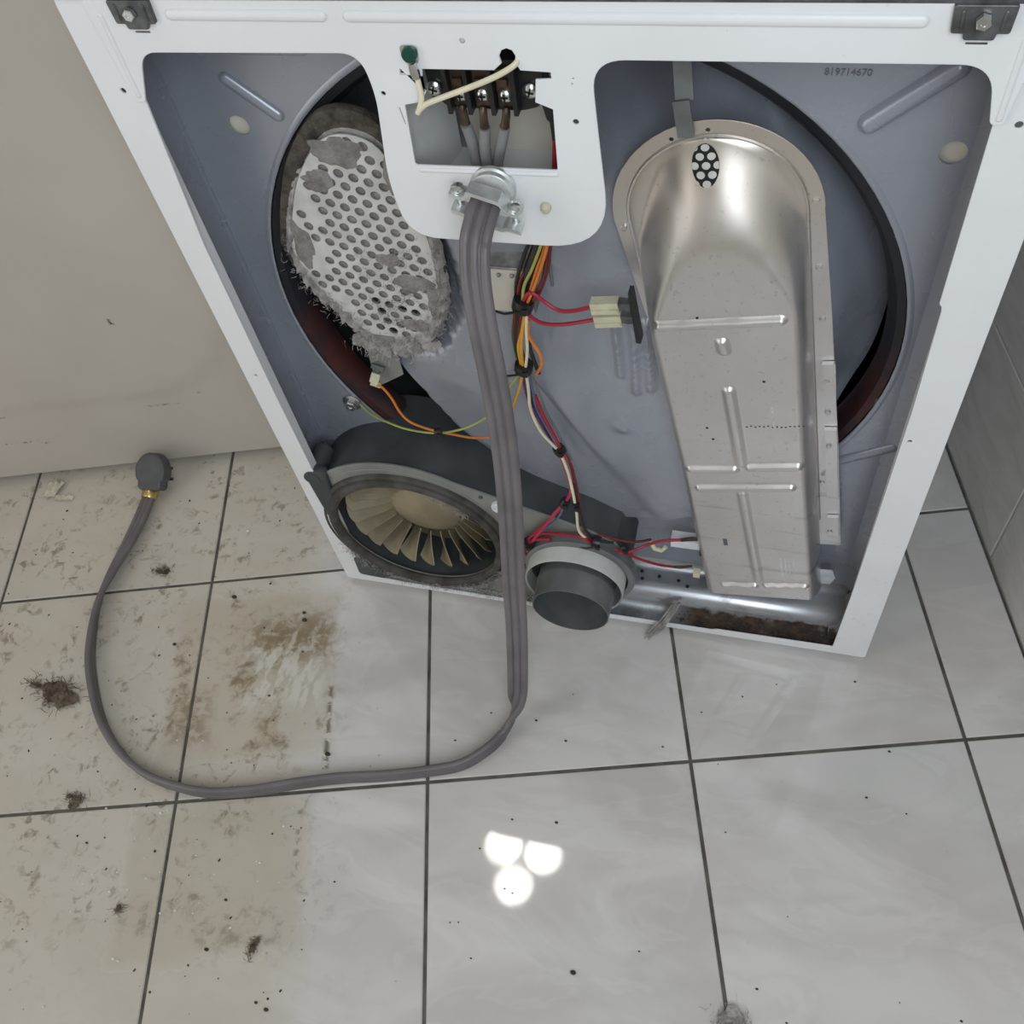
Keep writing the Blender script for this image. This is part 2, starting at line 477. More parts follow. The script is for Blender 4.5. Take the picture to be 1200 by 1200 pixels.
def build(mb, name, mat, parent=None, smooth=True, weld=False, loc=None, angle=35):
    me = bpy.data.meshes.new(name)
    root = parent
    while root is not None and root.parent is not None: root = root.parent
    off = Vector(loc) if loc is not None else (Vector(root.location) if root is not None else Vector((0, 0, 0)))
    me.from_pydata([tuple(Vector(p) - off) for p in mb.v], [], mb.f)
    bm = bmesh.new(); bm.from_mesh(me)
    if weld: bmesh.ops.remove_doubles(bm, verts=bm.verts, dist=1e-5)
    bmesh.ops.recalc_face_normals(bm, faces=bm.faces)
    bm.to_mesh(me); bm.free()
    if smooth:
        me.polygons.foreach_set('use_smooth', [True] * len(me.polygons))
        me.set_sharp_from_angle(angle=radians(angle))
    me.materials.append(MT[mat])
    o = bpy.data.objects.new(name, me); COL.objects.link(o)
    if parent is not None: o.parent = parent
    elif loc is not None: o.location = loc
    return o

def tag(o, label, cat, group=None):
    o['label'] = label; o['category'] = cat
    if group: o['group'] = group
    return o

def thing(name, label, cat, loc, group=None):
    o = bpy.data.objects.new(name, None); o.empty_display_size = 0.05
    COL.objects.link(o); o.location = loc
    return tag(o, label, cat, group)

def structure(o):
    o['kind'] = 'structure'; return o

def dupe(o, parent, loc=None):
    c = o.copy(); COL.objects.link(c); c.parent = parent
    if loc is not None: c.location = loc
    return c

def spline(pts, sub=8):
    """Catmull-Rom through the points"""
    P = [Vector(p) for p in pts]
    P = [P[0] * 2 - P[1]] + P + [P[-1] * 2 - P[-2]]
    out = []
    for i in range(1, len(P) - 2):
        a, b, c, d = P[i - 1], P[i], P[i + 1], P[i + 2]
        for k in range(sub):
            t = k / sub
            out.append(0.5 * ((2 * b) + (c - a) * t + (2 * a - 5 * b + 4 * c - d) * t * t + (3 * b - a - 3 * c + d) * t ** 3))
    out.append(P[-2])
    return out

def mm(pts): return [tuple(c / 1000.0 for c in p) for p in pts]
def circle(cx, cz, r, n=24, rz=None): return [(cx + r * cos(2 * pi * i / n), cz + (rz or r) * sin(2 * pi * i / n)) for i in range(n)]
def sst(a, b, x):
    t = min(1, max(0, (x - a) / (b - a))); return t * t * (3 - 2 * t)
def rounded(pts, rad, n=6):
    """round every corner of a polygon; pts (x, z) or (x, z, radius)"""
    out = []; N = len(pts)
    for i in range(N):
        p = Vector(pts[i][:2]); a = Vector(pts[i - 1][:2]); b = Vector(pts[(i + 1) % N][:2])
        r = pts[i][2] if len(pts[i]) > 2 else rad
        da, db = (a - p), (b - p)
        r = min(r, da.length * .49, db.length * .49)
        if r < 1e-5: out.append(tuple(p)); continue
        pa, pb = p + da.normalized() * r, p + db.normalized() * r
        for k in range(n + 1):
            t = k / n
            q = pa * (1 - t) ** 2 + p * 2 * t * (1 - t) + pb * t * t
            out.append(tuple(q))
    return out

# ------------------------------------------------------------------ the room
S0, S1, N0, N1, H = -1.75, 0.52, -1.36, 1.06, 2.45
def room_box(mb, s0, s1, n0, n1, z0, z1):
    R = Matrix.Rotation(YAW, 3, 'Z')
    return mb.box(sn((s0 + s1) / 2, (n0 + n1) / 2, (z0 + z1) / 2), (s1 - s0, n1 - n0, z1 - z0), R)

floor = structure(build(room_box(MB(), S0, S1, N0, N1, -0.06, -0.0022), 'floor', 'grout', smooth=False))
TP, GS, GN, GAP = 0.31807, -0.2152, -0.2030, 0.0042
tile_meshes = {}
def tile_mesh(w, d, th, mat):
    key = (round(w, 4), round(d, 4), mat)
    if key not in tile_meshes:
        b = 0.0012
        hw, hd = w / 2, d / 2
        vs = [(-hw, -hd, -th), (hw, -hd, -th), (hw, hd, -th), (-hw, hd, -th),
              (-hw, -hd, -b), (hw, -hd, -b), (hw, hd, -b), (-hw, hd, -b),
              (-hw + b, -hd + b, 0), (hw - b, -hd + b, 0), (hw - b, hd - b, 0), (-hw + b, hd - b, 0)]
        fs = [(3, 2, 1, 0), (8, 9, 10, 11)]
        for i in range(4):
            j = (i + 1) % 4
            fs += [(i, j, j + 4, i + 4), (i + 4, j + 4, j + 8, i + 8)]
        me = bpy.data.meshes.new('tile'); me.from_pydata(vs, [], fs); me.materials.append(MT[mat])
        tile_meshes[key] = me
    return tile_meshes[key]
rt = random.Random(3)
for i in range(-5, 3):
    for j in range(-5, 4):
        s0, s1 = max(S0, GS + i * TP) + GAP / 2, min(S1, GS + (i + 1) * TP) - GAP / 2
        n0, n1 = max(N0, GN + j * TP) + GAP / 2, min(N1, GN + (j + 1) * TP) - GAP / 2
        if s1 - s0 < .02 or n1 - n0 < .02: continue
        o = bpy.data.objects.new('tile', tile_mesh(s1 - s0, n1 - n0, 0.0035, 'tile'))
        COL.objects.link(o); o.parent = floor
        o.location = sn((s0 + s1) / 2, (n0 + n1) / 2, rt.uniform(-0.0003, 0.0))
        o.rotation_euler = (0, 0, YAW)

wall_right = structure(build(room_box(MB(), S1 + 0.0016, S1 + 0.10, N0, N1, -0.06, H), 'wall_right', 'wall_grout', smooth=False))
# wall tiles: first course is cut at 0.24 m, courses of 0.33 above; one joint at n = 0.0335
zc = [0.002, 0.239] + [0.239 + 0.33 * k for k in range(1, 4)]
for a in range(len(zc) - 1):
    for j in range(-5, 4):
        n0, n1 = max(N0, 0.0335 + j * 0.33), min(N1, 0.0335 + (j + 1) * 0.33)
        if n1 - n0 < .02: continue
        w, h = n1 - n0 - 0.0035, zc[a + 1] - zc[a] - 0.0035
        o = bpy.data.objects.new('tile', tile_mesh(w, h, 0.0035, 'wall_tile'))
        COL.objects.link(o); o.parent = wall_right
        o.location = sn(S1, (n0 + n1) / 2, (zc[a] + zc[a + 1]) / 2)
        X = sn(0, -1); Z = sn(-1, 0); Y = Vector((0, 0, 1))
        o.rotation_euler = Matrix(((X.x, Y.x, Z.x), (X.y, Y.y, Z.y), (X.z, Y.z, Z.z))).to_euler()
structure(build(room_box(MB(), S0 - .1, S1 + .1, N1, N1 + .1, 0, H), 'wall_back', 'plaster', smooth=False))
wl = MB()
room_box(wl, S0 - .1, S0, N0, -1.18, 0, H); room_box(wl, S0 - .1, S0, -0.32, N1, 0, H); room_box(wl, S0 - .1, S0, -1.18, -0.32, 2.1, H)
structure(build(wl, 'wall_left', 'plaster', smooth=False))
wf = MB()
room_box(wf, S0 - .1, -0.24, N0 - .1, N0, 0, H); room_box(wf, 0.515, S1 + .3, N0 - .1, N0, 0, H)
room_box(wf, -0.24, 0.515, N0 - .1, N0, 0, 0.90); room_box(wf, -0.24, 0.515, N0 - .1, N0, 2.10, H)
structure(build(wf, 'wall_front', 'plaster', smooth=False))
structure(build(room_box(MB(), S0 - .1, S1 + .1, N0 - .1, N1 + .1, H, H + .08), 'ceiling', 'ceiling', smooth=False))

# round ceiling lamp that shows as three bright discs in the polished floor
lamp = thing('ceiling_lamp', 'round three-globe ceiling lamp mirrored in the polished floor tiles', 'lamp', (-0.453, 0.237, H - 0.0005))
build(MB().lathe([(0.165, 0), (0.172, -0.012), (0.172, -0.035), (0.160, -0.045), (0.0, -0.045)], lamp.location, (0, 0, 1), 40), 'lamp_base', 'lamp_rim', lamp)
for gx, gy in ((-0.456, 0.160), (-0.524, 0.286), (-0.376, 0.284)):
    build(MB().lathe([(0.0, -0.07), (0.04, -0.069), (0.056, -0.066), (0.066, -0.058), (0.068, -0.0452)], (gx, gy, H), (0, 0, 1), 32), 'lamp_globe', 'lamp', lamp)

# ------------------------------------------------------------------ washing machine on the left
wash = thing('washing_machine', 'ivory enamelled machine side panel with black scuffs behind the cord plug', 'washing machine', sn(-0.68, 0.66, 0))
W = MB()
ws0, ws1, wn0, wn1, wz0, wz1 = -1.03, -0.335, 0.341, 0.99, 0.014, 0.92
def panel_fn(u, v):
    s = ws0 + (ws1 - ws0) * u; z = wz0 + (wz1 - wz0) * v
    dx = max(abs(s + 0.70) - 0.10, 0); dz = max(abs(z - 0.48) - 0.16, 0)
    d = hypot(dx, dz) - 0.165
    h = 0.0035 * (1 - sst(-0.02, 0.012, d))
    e = min(s - ws0, ws1 - s, wz1 - z)
    c = 0.008 * (1 - sqrt(max(0, 1 - (1 - min(1, e / 0.008)) ** 2)))
    return sn(s, wn0 - h + c, z)
W.grid(panel_fn, 90, 120)
room_box(W, ws0, ws1, wn0 + .0085, wn1, wz0, wz1)
build(W, 'cabinet', 'ivory', wash)
build(room_box(MB(), ws0, ws1, wn0 + .012, wn1 - .02, wz1, wz1 + .03), 'lid', 'enamel', wash, smooth=False)
for fs_, fn_ in ((ws0 + .06, wn0 + .06), (ws1 - .06, wn0 + .06), (ws0 + .06, wn1 - .06), (ws1 - .06, wn1 - .06)):
    build(MB().lathe([(0.02, 0), (0.022, 0.004), (0.018, 0.010), (0.010, 0.012), (0.010, 0.016)], sn(fs_, fn_, 0), (0, 0, 1), 14), 'foot', 'black', wash)

# ------------------------------------------------------------------ the dryer
D = thing('clothes_dryer', 'white clothes dryer with its back cover off, wiring, fan and heater box exposed', 'dryer', (0, 0.30, 0))
HW = 0.343
def screw(c, r, name='screw', mat='zinc', parent=D, h=None, cross=True, axis=(0, -1, 0)):
    h = h or r * .55
    m = MB().lathe([(r, 0), (r, h * .4), (r * .8, h * .8), (r * .45, h), (r * .45, h * .99), (0, h * .99)], c, axis, 16)
    o = build(m, name, mat, parent)
    if cross:
        ax = Vector(axis).normalized(); u = ax.orthogonal().normalized(); w = ax.cross(u)
        R = Matrix((u, w, ax)).transposed()
        R = R @ Matrix.Rotation(0.5, 3, 'Z')
        x = MB(); cc = Vector(c) + ax * h
        x.box(cc, (r * 1.1, r * .22, r * .10), R); x.box(cc, (r * .22, r * 1.1, r * .10), R)
        build(x, 'cross_slot', 'hole', o, smooth=False)
    return o
def hexbolt(c, r, parent=D, name='bolt', washer=True):
    m = MB()
    if washer: m.lathe([(r * 1.55, 0), (r * 1.55, r * .15), (r * 1.1, r * .25), (0, r * .25)], c, (0, -1, 0), 20)
    cc = Vector(c) + Vector((0, -r * .2, 0))
    m.lathe([(r, 0), (r, r * .75), (r * .86, r * .95), (r * .4, r * .95), (r * .3, r * .8), (0, r * .8)], cc, (0, -1, 0), 6)
    return build(m, name, 'zinc', parent, smooth=False)

# cabinet shell
sh = MB()
sh.span(-HW, -HW + .0015, 0.0016, 0.60, 0.012, 0.822)
sh.span(HW - .0015, HW, 0.0016, 0.60, 0.012, 0.822)
sh.span(-HW, HW, 0.60, 0.602, 0.012, 0.822)
build(sh, 'cabinet', 'enamel', D, smooth=False)
tp = MB(); 
tp.add(*(lambda o: ([(x, -0.004, z) for x, z in o] + [(x, 0.602, z) for x, z in o], [tuple(range(len(o)))[::-1], tuple(range(len(o), 2 * len(o)))] + [(i, (i + 1) % len(o), (i + 1) % len(o) + len(o), i + len(o)) for i in range(len(o))]))(rounded([(-.348, .8225), (.348, .8225), (.348, .848), (-.348, .848)], .006)))
build(tp, 'top_panel', 'bracket', D)
cs = rounded([(-.335, .848, .001), (.335, .848, .001), (.335, 1.152, .075), (-.335, 1.152, .075)], .02, 10)
build(MB().plate(cs, [], 0.0, 0.055, .004), 'control_console', 'plate', D)
for fx in (-.30, .30):
    for fy in (.05, .55):
        build(MB().lathe([(0.018, 0), (0.02, 0.003), (0.016, 0.008), (0.008, 0.010), (0.008, 0.02)], (fx, fy, 0), (0, 0, 1), 14), 'levelling_foot', 'black', D)

# rear frame: side flanges and bottom lip
outer = rounded([(-HW, .011, .004), (HW, .011, .004), (HW, .8205, .004), (-HW, .8205, .004)], .004, 3)
inner = rounded([(-.315, .0245, .004), (-.255, .0195, .01), (-.10, .0175, .004), (.157, .0195, .002), (.163, .0225, .002), (.304, .0245, .003), (.307, .162, .01), (.3085, .470, .002), (.3065, .585, .001), (.3055, .590, .001), (.3035, .592, .001), (.3015, .79, .004), (-.303, .79, .004), (-.317, .60, .01), (-.3185, .40, .01)], .004, 3)
holes = [circle(x, z, r, 10) for x, z, r in ((-.322, .749, .0030), (-.330, .425, .0024), (.314, .429, .0026), (.3165, .744, .0032), (.316, .101, .0018), (-.333, .095, .0018))]
build(MB().plate(outer, [inner] + holes, 0.0, 0.0022, .0006), 'back_frame', 'enamel', D)
fl = MB()          # folded inner edges of the flanges
fl.span(-.3195, -.3180, .002, .014, .04, .76); fl.span(.3085, .310, .002, .014, .04, .57)
fl.span(-HW + .002, HW - .002, .002, .012, .0115, .0135)
build(fl, 'flange_return', 'enamel', D, smooth=False)

# rear brace with the hanging tongue that carries the terminal opening
br = rounded([(-.318, .8212, .003), (-.312, .742, .0015), (-.3045, .7425, .0015), (-.289, .783, .014), (-.115, .7855, .022), (-.1095, .755, .02), (-.118, .680, .02), (-.112, .627, .062), (.055, .6265, .062), (.0495, .735, .01), (.0475, .784, .030), (.292, .7855, .030), (.2995, .7455, .004), (.3065, .746, .0015), (.316, .8212, .003)], .004, 9)
op = [(-87, 775), (-88, 770), (-72, 769.5), (-71, 775), (-19, 775.2)]
key = [(-13.5 + 0, 780), (-14.5, 785), (-12, 789.5), (-8, 791), (-4, 789.5), (-2, 785.5), (-2.5, 780), (0, 775.5)]
op += key + [(21, 774.5), (21, 768.8), (10, 768), (8, 752), (20, 747), (19, 698, ), (17.5, 696.5), (-91, 695.5), (-93, 697), (-90, 747), (-76, 750), (-72, 757)]
op = [(x / 1000., z / 1000.) for x, z in op]
bh = [circle(x, z, r, 10) for x, z, r in ((-.038, .795, .0026), (-.104, .755, .0024), (.035, .7375, .0028), (.0345, .766, .0012), (.0355, .770, .0012))]
slot = [(-.0955, .745), (-.0935, .745), (-.0915, .730), (-.0935, .730)]
B = MB().plate(br, [op, slot] + bh, -0.0030, 0.0022, .0006)
for x0, x1 in ((-.250, -.135), (-.115, .246)):
    B.bead((x0, -.0030, .8115), (x1, -.0030, .8115), .0042, .0026)
B.bead((-.3075, -.0028, .81), (-.3075, -.0028, .7475), .0022, .0016); B.bead((.3045, -.0028, .80), (.3035, -.0028, .750), .0022, .0014)
B.bead((-.088, -.0026, .6925), (.017, -.0026, .6940), .0022, .0022)
build(B, 'rear_brace', 'enamel', D)
nub = build(MB().lathe([(0.0042, 0), (0.0042, .003), (.003, .0055), (0, .006)], (.0065, -.003, .665), (0.15, -1, -.25), 12), 'plastic_nub', 'conn', D)
nub['label'] = 'small ivory plastic nub'

# corner brackets
for sx in (-1, 1):
    cx = sx * .2785
    bo = rounded([(cx - .0165, .8222), (cx + .0165, .8222), (cx + .0155, .8065), (cx + .0085, .8065), (cx + .008, .8025), (cx - .008, .8025), (cx - .0085, .8065), (cx - .0155, .8065)], .0012, 3)
    k = build(MB().plate(bo, [], -.0065, .0034, .0006), 'corner_bracket', 'bracket', D)
    k['label'] = 'dark steel corner bracket'
    m = MB()
    for dx in (-.0115, .0115): m.bead((cx + dx, -.0065, .819), (cx + dx * .95, -.0065, .8095), .0012, .0010)
    m.box((cx, -.0028, .7985), (.012, .001, .0012))
    build(m, 'bracket_rib', 'bracket', k)
    hexbolt((cx, -.0065, .8145), .0046, k, 'bolt', False)

# bulkhead sheet with the round drum opening
RC = (-.005, .468); RR = .302
bo = [(-.3395, .055), (.3065, .055), (.3065, .80), (-.3395, .80)]
hl = circle(-.282, .673, .0095, 20); hr = circle(.2945, .673, .0098, 20)
b = MB().plate(bo, [circle(RC[0], RC[1], RR, 96), hl, hr], .070, .0012)
def bend(u, v):
    z = .05 + .75 * v; a = (pi / 2) * min(1, u * 1.25)
    if u <= .8: return (.3065 + .0275 * sin(a), .070 - .0275 * (1 - cos(a)), z)
    return (.334, .0425 - (u - .8) / .2 * .037, z)
b.grid(bend, 12, 8)
b.span(-.3410, -.3395, .003, .0712, .05, .80)
b.span(-.3395, -.3365, .0665, .070, .05, .80)
b.span(-.34, .335, .003, .070, .7995, .8010)
# rolled rim around the opening
b.lathe([(RR, 0.0012), (RR, 0.0), (RR + .001, -.0008), (RR + .003, -.0010), (RR + .006, 0.0)], (RC[0], .070, RC[1]), (0, 1, 0), 96, close=True)
for p, q, r, h in (((-.277, .717), (-.241, .685), .0060, .0045), ((.283, .740), (.233, .696), .0082, .0085), ((.336 - .02, .334), (.262, .300), .006, .004)):
    b.bead((p[0], .070, p[1]), (q[0], .070, q[1]), r, h)
b.bead((-.262, .070, .742), (-.20, .070, .742), .004, .0015)
build(b, 'bulkhead', 'sheet', D)
for hx in (-.282, .2945):
    build(MB().span(hx - .02, hx + .02, .0735, .0755, .653, .693), 'backing_plate', 'beige', D, smooth=False)
# stamped number
tc = bpy.data.curves.new('t', 'FONT'); tc.body = '819714670'; tc.size = 0.0075; tc.extrude = 0.0002; tc.align_x = 'CENTER'
to = bpy.data.objects.new('t', tc); COL.objects.link(to)
dg = bpy.context.evaluated_depsgraph_get(); dg.update()
tm = bpy.data.meshes.new_from_object(to.evaluated_get(dg))
t = MB().add([(v.co.x * .95 + .2125, .0697 - v.co.z, v.co.y + .7315) for v in tm.vertices], [tuple(p.vertices) for p in tm.polygons])
bpy.data.objects.remove(to); bpy.data.curves.remove(tc)
build(t, 'stamped_number', 'mark', D, smooth=False)

# black seal band in the gap around the drum, and the deep gap itself
s = MB().lathe([(.3012, .072), (.3012, .100), (.289, .104), (.2862, .092), (.2890, .080), (.294, .0735)], (RC[0], 0, RC[1]), (0, 1, 0), 96, close=True)
build(s, 'drum_seal', 'seal', D)
build(MB().lathe([(.3010, .100), (.3010, .215), (.002, .215), (.002, .218), (.304, .218), (.304, .100)], (RC[0], 0, RC[1]), (0, 1, 0), 64, close=True), 'drum_rim', 'hole', D)

# inner rear panel: a pressed height field
GC = (-.197, .562)      # middle of the lint grille
def plate_outline(k=1.0, n=56):
    P = [(-.266, .554), (-.252, .595), (-.230, .640), (-.197, .677), (-.165, .681), (-.142, .660), (-.125, .590), (-.123, .535), (-.128, .500), (-.140, .470), (-.165, .445), (-.188, .437), (-.212, .445), (-.240, .482), (-.260, .520)]
    q = [p.xy for p in spline([(x, z, 0) for x, z in P + P[:1]], 4)][:-1]
    return [(GC[0] + (p.x - GC[0]) * k, GC[1] + (p.y - GC[1]) * k) for p in q]
def grille_r(x, z):
    """approximate scaled radius inside the grille outline (1 = the outline)"""
    a = atan2(z - GC[1], x - GC[0])
    i = int((a + pi) / (2 * pi) * 72) % 72
    return hypot(x - GC[0], z - GC[1]) / GR[i]
GR = []
_o = plate_outline()
for i in range(72):
    a = -pi + (i + .5) * 2 * pi / 72
    GR.append(max((hypot(x - GC[0], z - GC[1]) for x, z in _o if abs((atan2(z - GC[1], x - GC[0]) - a + pi) % (2 * pi) - pi) < .16), default=.1))
def gauss(d, w): return math.exp(-(d / w) ** 2)
def seg_d(x, z, x0, z0, x1, z1):
    dx, dz = x1 - x0, z1 - z0
    t = min(1, max(0, ((x - x0) * dx + (z - z0) * dz) / (dx * dx + dz * dz)))
    return hypot(x - x0 - t * dx, z - z0 - t * dz)
def inner_y(x, z):
    dx, dz = x - RC[0], z - RC[1]
    r = hypot(dx, dz)
    down = sst(.30, .75, -dz / max(r, 1e-4)) * sst(-.75, -.2, dx / max(r, 1e-4))
    up = sst(.30, .85, dz / max(r, 1e-4)) * sst(.55, .1, dx / max(r, 1e-4))
    rim = (.132 + .065 * up) * (1 - down) + .060 * down
    y = .064 + (rim - .064) * sst(.215 - .075 * up, .288, r)
    inside = 1 - sst(.225, .275, r)
    # raised swelling down the middle, up to the tongue
    y -= .016 * gauss(hypot((x - .035) / 1.25, (z - .30) / 1.3), .13)
    y -= .012 * gauss(hypot(x + .10, (z - .62) / 2.2), .035)
    y -= .010 * gauss(hypot(x + .12, z - .40), .05)
    # well for the lint grille
    y += .016 * (1 - sst(.98, 1.25, grille_r(x, z))) if abs(x + .197) < .14 and abs(z - .56) < .2 else 0
    # flutes beside the heater box
    for (x0, z0, x1, z1) in ((.040, .51, .046, .425), (.058, .49, .062, .405), (.071, .49, .076, .41)):
        y -= .007 * gauss(seg_d(x, z, x0, z0, x1, z1), .0042)
    y -= .006 * gauss(hypot(x - .047, z - .352), .0085)
    # slanting step below the wiring
    q = (x + .02) * .86 + (z - .36) * .5
    y -= .0045 * sst(-.004, .004, q) * sst(.46, .40, z) * sst(-.10, -.05, x)
    # pressings to the right of the heater box
    y -= .008 * inside * gauss(seg_d(x, z, .215, .62, .245, .50), .014)
    y -= .010 * inside * gauss(hypot(x - .225, (z - .425) / 1.5), .03)
    y -= .005 * gauss(seg_d(x, z, .165, .68, .19, .645), .008)
    # flat lower-left cut
    c = ((x + .185) * .887 + (z - .371) * .461)
    y += .055 * sst(.002, -.006, c) * sst(.44, .40, z)
    return min(y, .205)
ip = MB()
NR, NA = 100, 220
def ipf(u, v):
    a = 2 * pi * u
    R = .2885 + .0085 * sst(.55, .85, -sin(a))
    r = R * v
    x, z = RC[0] + r * cos(a), RC[1] + r * sin(a)
    return (x, inner_y(x, z), z)
ip.grid(ipf, NA, NR)
def skirt(u, v):
    a = 2 * pi * u
    R = .2885 + .0085 * sst(.55, .85, -sin(a))
    x, z = RC[0] + R * cos(a), RC[1] + R * sin(a)
    return (x, inner_y(x, z) + v * .02, z)
ip.grid(skirt, NA, 1)
build(ip, 'inner_panel', 'sheet', D, weld=True, angle=50)

# lint grille: gasket, lint mat, perforated sheet with real holes
gk = MB()
o1, o2 = plate_outline(1.12), plate_outline(1.02)
o1 = [(x - .003, z + .003) for x, z in o1]
gk.plate(o1, [o2], .0565, .009, .0015)
gasket = build(gk, 'grille_gasket', 'lint_dark', D)
rl = random.Random(11)
gh, open_h, backs = [], [], []
px, pz = .0136, .0118
th = -.30
for i in range(-14, 15):
    for j in range(-14, 15):
        x = (i + .5 * (j % 2)) * px; z = j * pz
        X, Z = GC[0] + x * cos(th) - z * sin(th), GC[1] - .005 + x * sin(th) + z * cos(th)
        if grille_r(X, Z) < .95 and min(hypot(X - a_, Z - b_) for a_, b_ in _o) > .0085 and not (X < -.225 and rl.random() < .5):
            gh.append(circle(X, Z, .0048, 12))
            if Z < .495 and X > -.200 and X < -.128 and rl.random() < .55: open_h.append((X, Z))
grille = build(MB().plate(plate_outline(.985), gh, .0525, .0012), 'lint_grille', 'perf', D)
build(MB().plate(plate_outline(.97), [circle(x, z, .0051, 12) for x, z in open_h], .0552, .001), 'lint_backing', 'lint_mid', grille)
lm_ = MB()
def lint_ring(u, v):
    aa = u * 56; a = int(aa) % 56; fa = aa - int(aa)
    pA, pB = plate_outline_a[a], plate_outline_a[(a + 1) % 56]
    p0 = (pA[0] + (pB[0] - pA[0]) * fa, pA[1] + (pB[1] - pA[1]) * fa); k = .94 + .17 * v
    x, z = GC[0] + (p0[0] - GC[0]) * k, GC[1] + (p0[1] - GC[1]) * k
    low = sst(.66, .50, z) * .9 + .1
    nz = mnoise.fractal(Vector((x * 90, z * 90, 3)), 0.6, 2.2, 5)
    cover = (nz * .012 + .0050) * low
    edge = 1 - abs(v - .5) / .5
    y = .0585 - max(0.0, edge) ** .6 * (.007 * low + cover)
    if v < .05: y = .0560
    return (x + nz * .002, y, z)
plate_outline_a = plate_outline()
plate_outline_a = [plate_outline_a[int(i * len(plate_outline_a) / 56)] for i in range(56)]
lm_.grid(lint_ring, 224, 22)
lint_mat = build(lm_, 'lint_mat', 'lint', D, angle=180)
for (cx_, cz_, r1, r2, sd) in ((-.188, .664, .026, .014, 1), (-.213, .634, .016, .011, 2), (-.150, .520, .020, .012, 3), (-.168, .548, .012, .009, 4), (-.252, .560, .010, .030, 5), (-.142, .640, .010, .020, 6), (-.133, .495, .009, .022, 7), (-.158, .465, .018, .008, 8)):
    def patch(u, v):
        a = 2 * pi * u; w = 1 + .45 * mnoise.noise(Vector((cos(a) * 1.6, sin(a) * 1.6, sd * 3.1))) + .15 * mnoise.noise(Vector((cos(a) * 5, sin(a) * 5, sd)))
        x, z = cx_ + r1 * w * v * cos(a), cz_ + r2 * w * v * sin(a)
        return (x, .0522 - .0022 * (1 - v ** 3) * (1 + .6 * mnoise.noise(Vector((x * 300, z * 300, sd)))) + .0006 * v ** 4, z)
    build(MB().grid(patch, 30, 7), 'lint_patch', 'lint_mid', grille, angle=180)
def strands(mb, c, spread, n, length, r, rr, up=(0, -1, 0), droop=0.0):
    for _ in range(n):
        p = Vector(c) + Vector((rr.gauss(0, spread[0]), rr.gauss(0, spread[1]), rr.gauss(0, spread[2])))
        d = (Vector((rr.uniform(-1, 1), rr.uniform(-1, 1), rr.uniform(-1, 1))) + Vector(up) * .6).normalized()
        L = length * rr.uniform(.5, 1.3); q = [p]
        for _k in range(4):
            q.append(q[-1] + d * (L / 4))
            d = (d + Vector((rr.uniform(-1, 1), rr.uniform(-1, 1), rr.uniform(-1, 1))) * .75).normalized()
        mb.tube(q, [r, r, r, r * .8, r * .5], 3, cap=False)
fz = MB()
for i in range(56):
    p = plate_outline_a[i]
    low = sst(.60, .46, p[1])
    n = int(14 * low)
    k = rl.uniform(.98, 1.08)
    strands(fz, (GC[0] + (p[0] - GC[0]) * k, .051, GC[1] + (p[1] - GC[1]) * k), (.006, .002, .006), n * 3, .006, .00022, rl)
for i in range(60):
    x, z = rl.uniform(-.20, -.13), rl.uniform(.46, .56)
    strands(fz, (x, .0515, z), (.004, .001, .004), 6, .006, .00025, rl)
o = build(fz, 'lint_fuzz', 'lint', D); o['kind'] = 'stuff'
fz2 = MB()
for x, z in ((-.215, .432), (-.200, .428), (-.165, .436), (-.148, .442), (-.225, .440), (-.18, .431)):
    fz2.ball((x, .050, z), (.011, .006, .008), 9, 6)
    strands(fz2, (x, .046, z), (.006, .003, .005), 24, .009, .0003, rl)
fz2.v = [tuple(Vector(p) + mnoise.noise_vector(Vector(p) * 140) * .0035) for p in fz2.v]
o = build(fz2, 'lint_clod', 'lint', D); o['label'] = 'grey lint hanging below the grille'

# small bracket plate with the thermistor plug
rp = MB()
vs = [(-.222, .0525, .448), (-.188, .0505, .446), (-.187, .0465, .396), (-.224, .0485, .369)]
rp.add(vs + [(x, y + .0015, z) for x, y, z in vs], [(0, 1, 2, 3), (7, 6, 5, 4), (0, 4, 5, 1), (1, 5, 6, 2), (2, 6, 7, 3), (3, 7, 4, 0)])
build(rp, 'thermistor_plate', 'plate', D, smooth=False)
tcn = MB(); R = Matrix.Rotation(.35, 3, 'Y') @ Matrix.Rotation(-.5, 3, 'X')
tcn.box((-.2165, .040, .395), (.0095, .009, .011), R); tcn.box((-.2165, .037, .3885), (.011, .008, .005), R)
k = build(tcn, 'thermistor_plug', 'conn', D, smooth=False); k['label'] = 'ivory two-pin plug on orange wire'
build(MB().box((-.2135, .0455, .4045), (.014, .004, .005), R).box((-.2145, .0435, .4005), (.006, .005, .006), R), 'clip', 'bracket', k, smooth=False)

# bracket boxes seen through the terminal opening and below the tongue
cb = MB()
cb.span(-.073, .010, .060, .064, .664, .790)
build(cb, 'inner_bracket', 'beige', D, smooth=False)
lg = MB()
lg.add([(-.10, .024, .655), (.022, .024, .655), (.022, .060, .668), (-.10, .060, .668), (-.10, .024, .645), (.022, .024, .645), (.022, .06, .645), (-.10, .06, .645)],
       [(0, 1, 2, 3), (4, 7, 6, 5), (0, 4, 5, 1), (1, 5, 6, 2), (3, 2, 6, 7), (0, 3, 7, 4)])
lg.add([(-.10, .010, .66), (-.077, .058, .66), (-.077, .058, .79), (-.10, .010, .79)], [(0, 1, 2, 3)])
build(lg, 'bracket_ledge', 'cap', D, smooth=False)
cl = MB()
cl.add([(-.082, .046, .502), (-.031, .046, .502), (-.031, .046, .5545), (-.082, .046, .5545)], [(0, 1, 2, 3)])
build(cl, 'lower_bracket', 'beige', D, smooth=False)
ct = MB()
ct.add([(-.082, .046, .5550), (-.031, .046, .5550), (-.024, .070, .562), (-.082, .070, .562)], [(0, 1, 2, 3)])
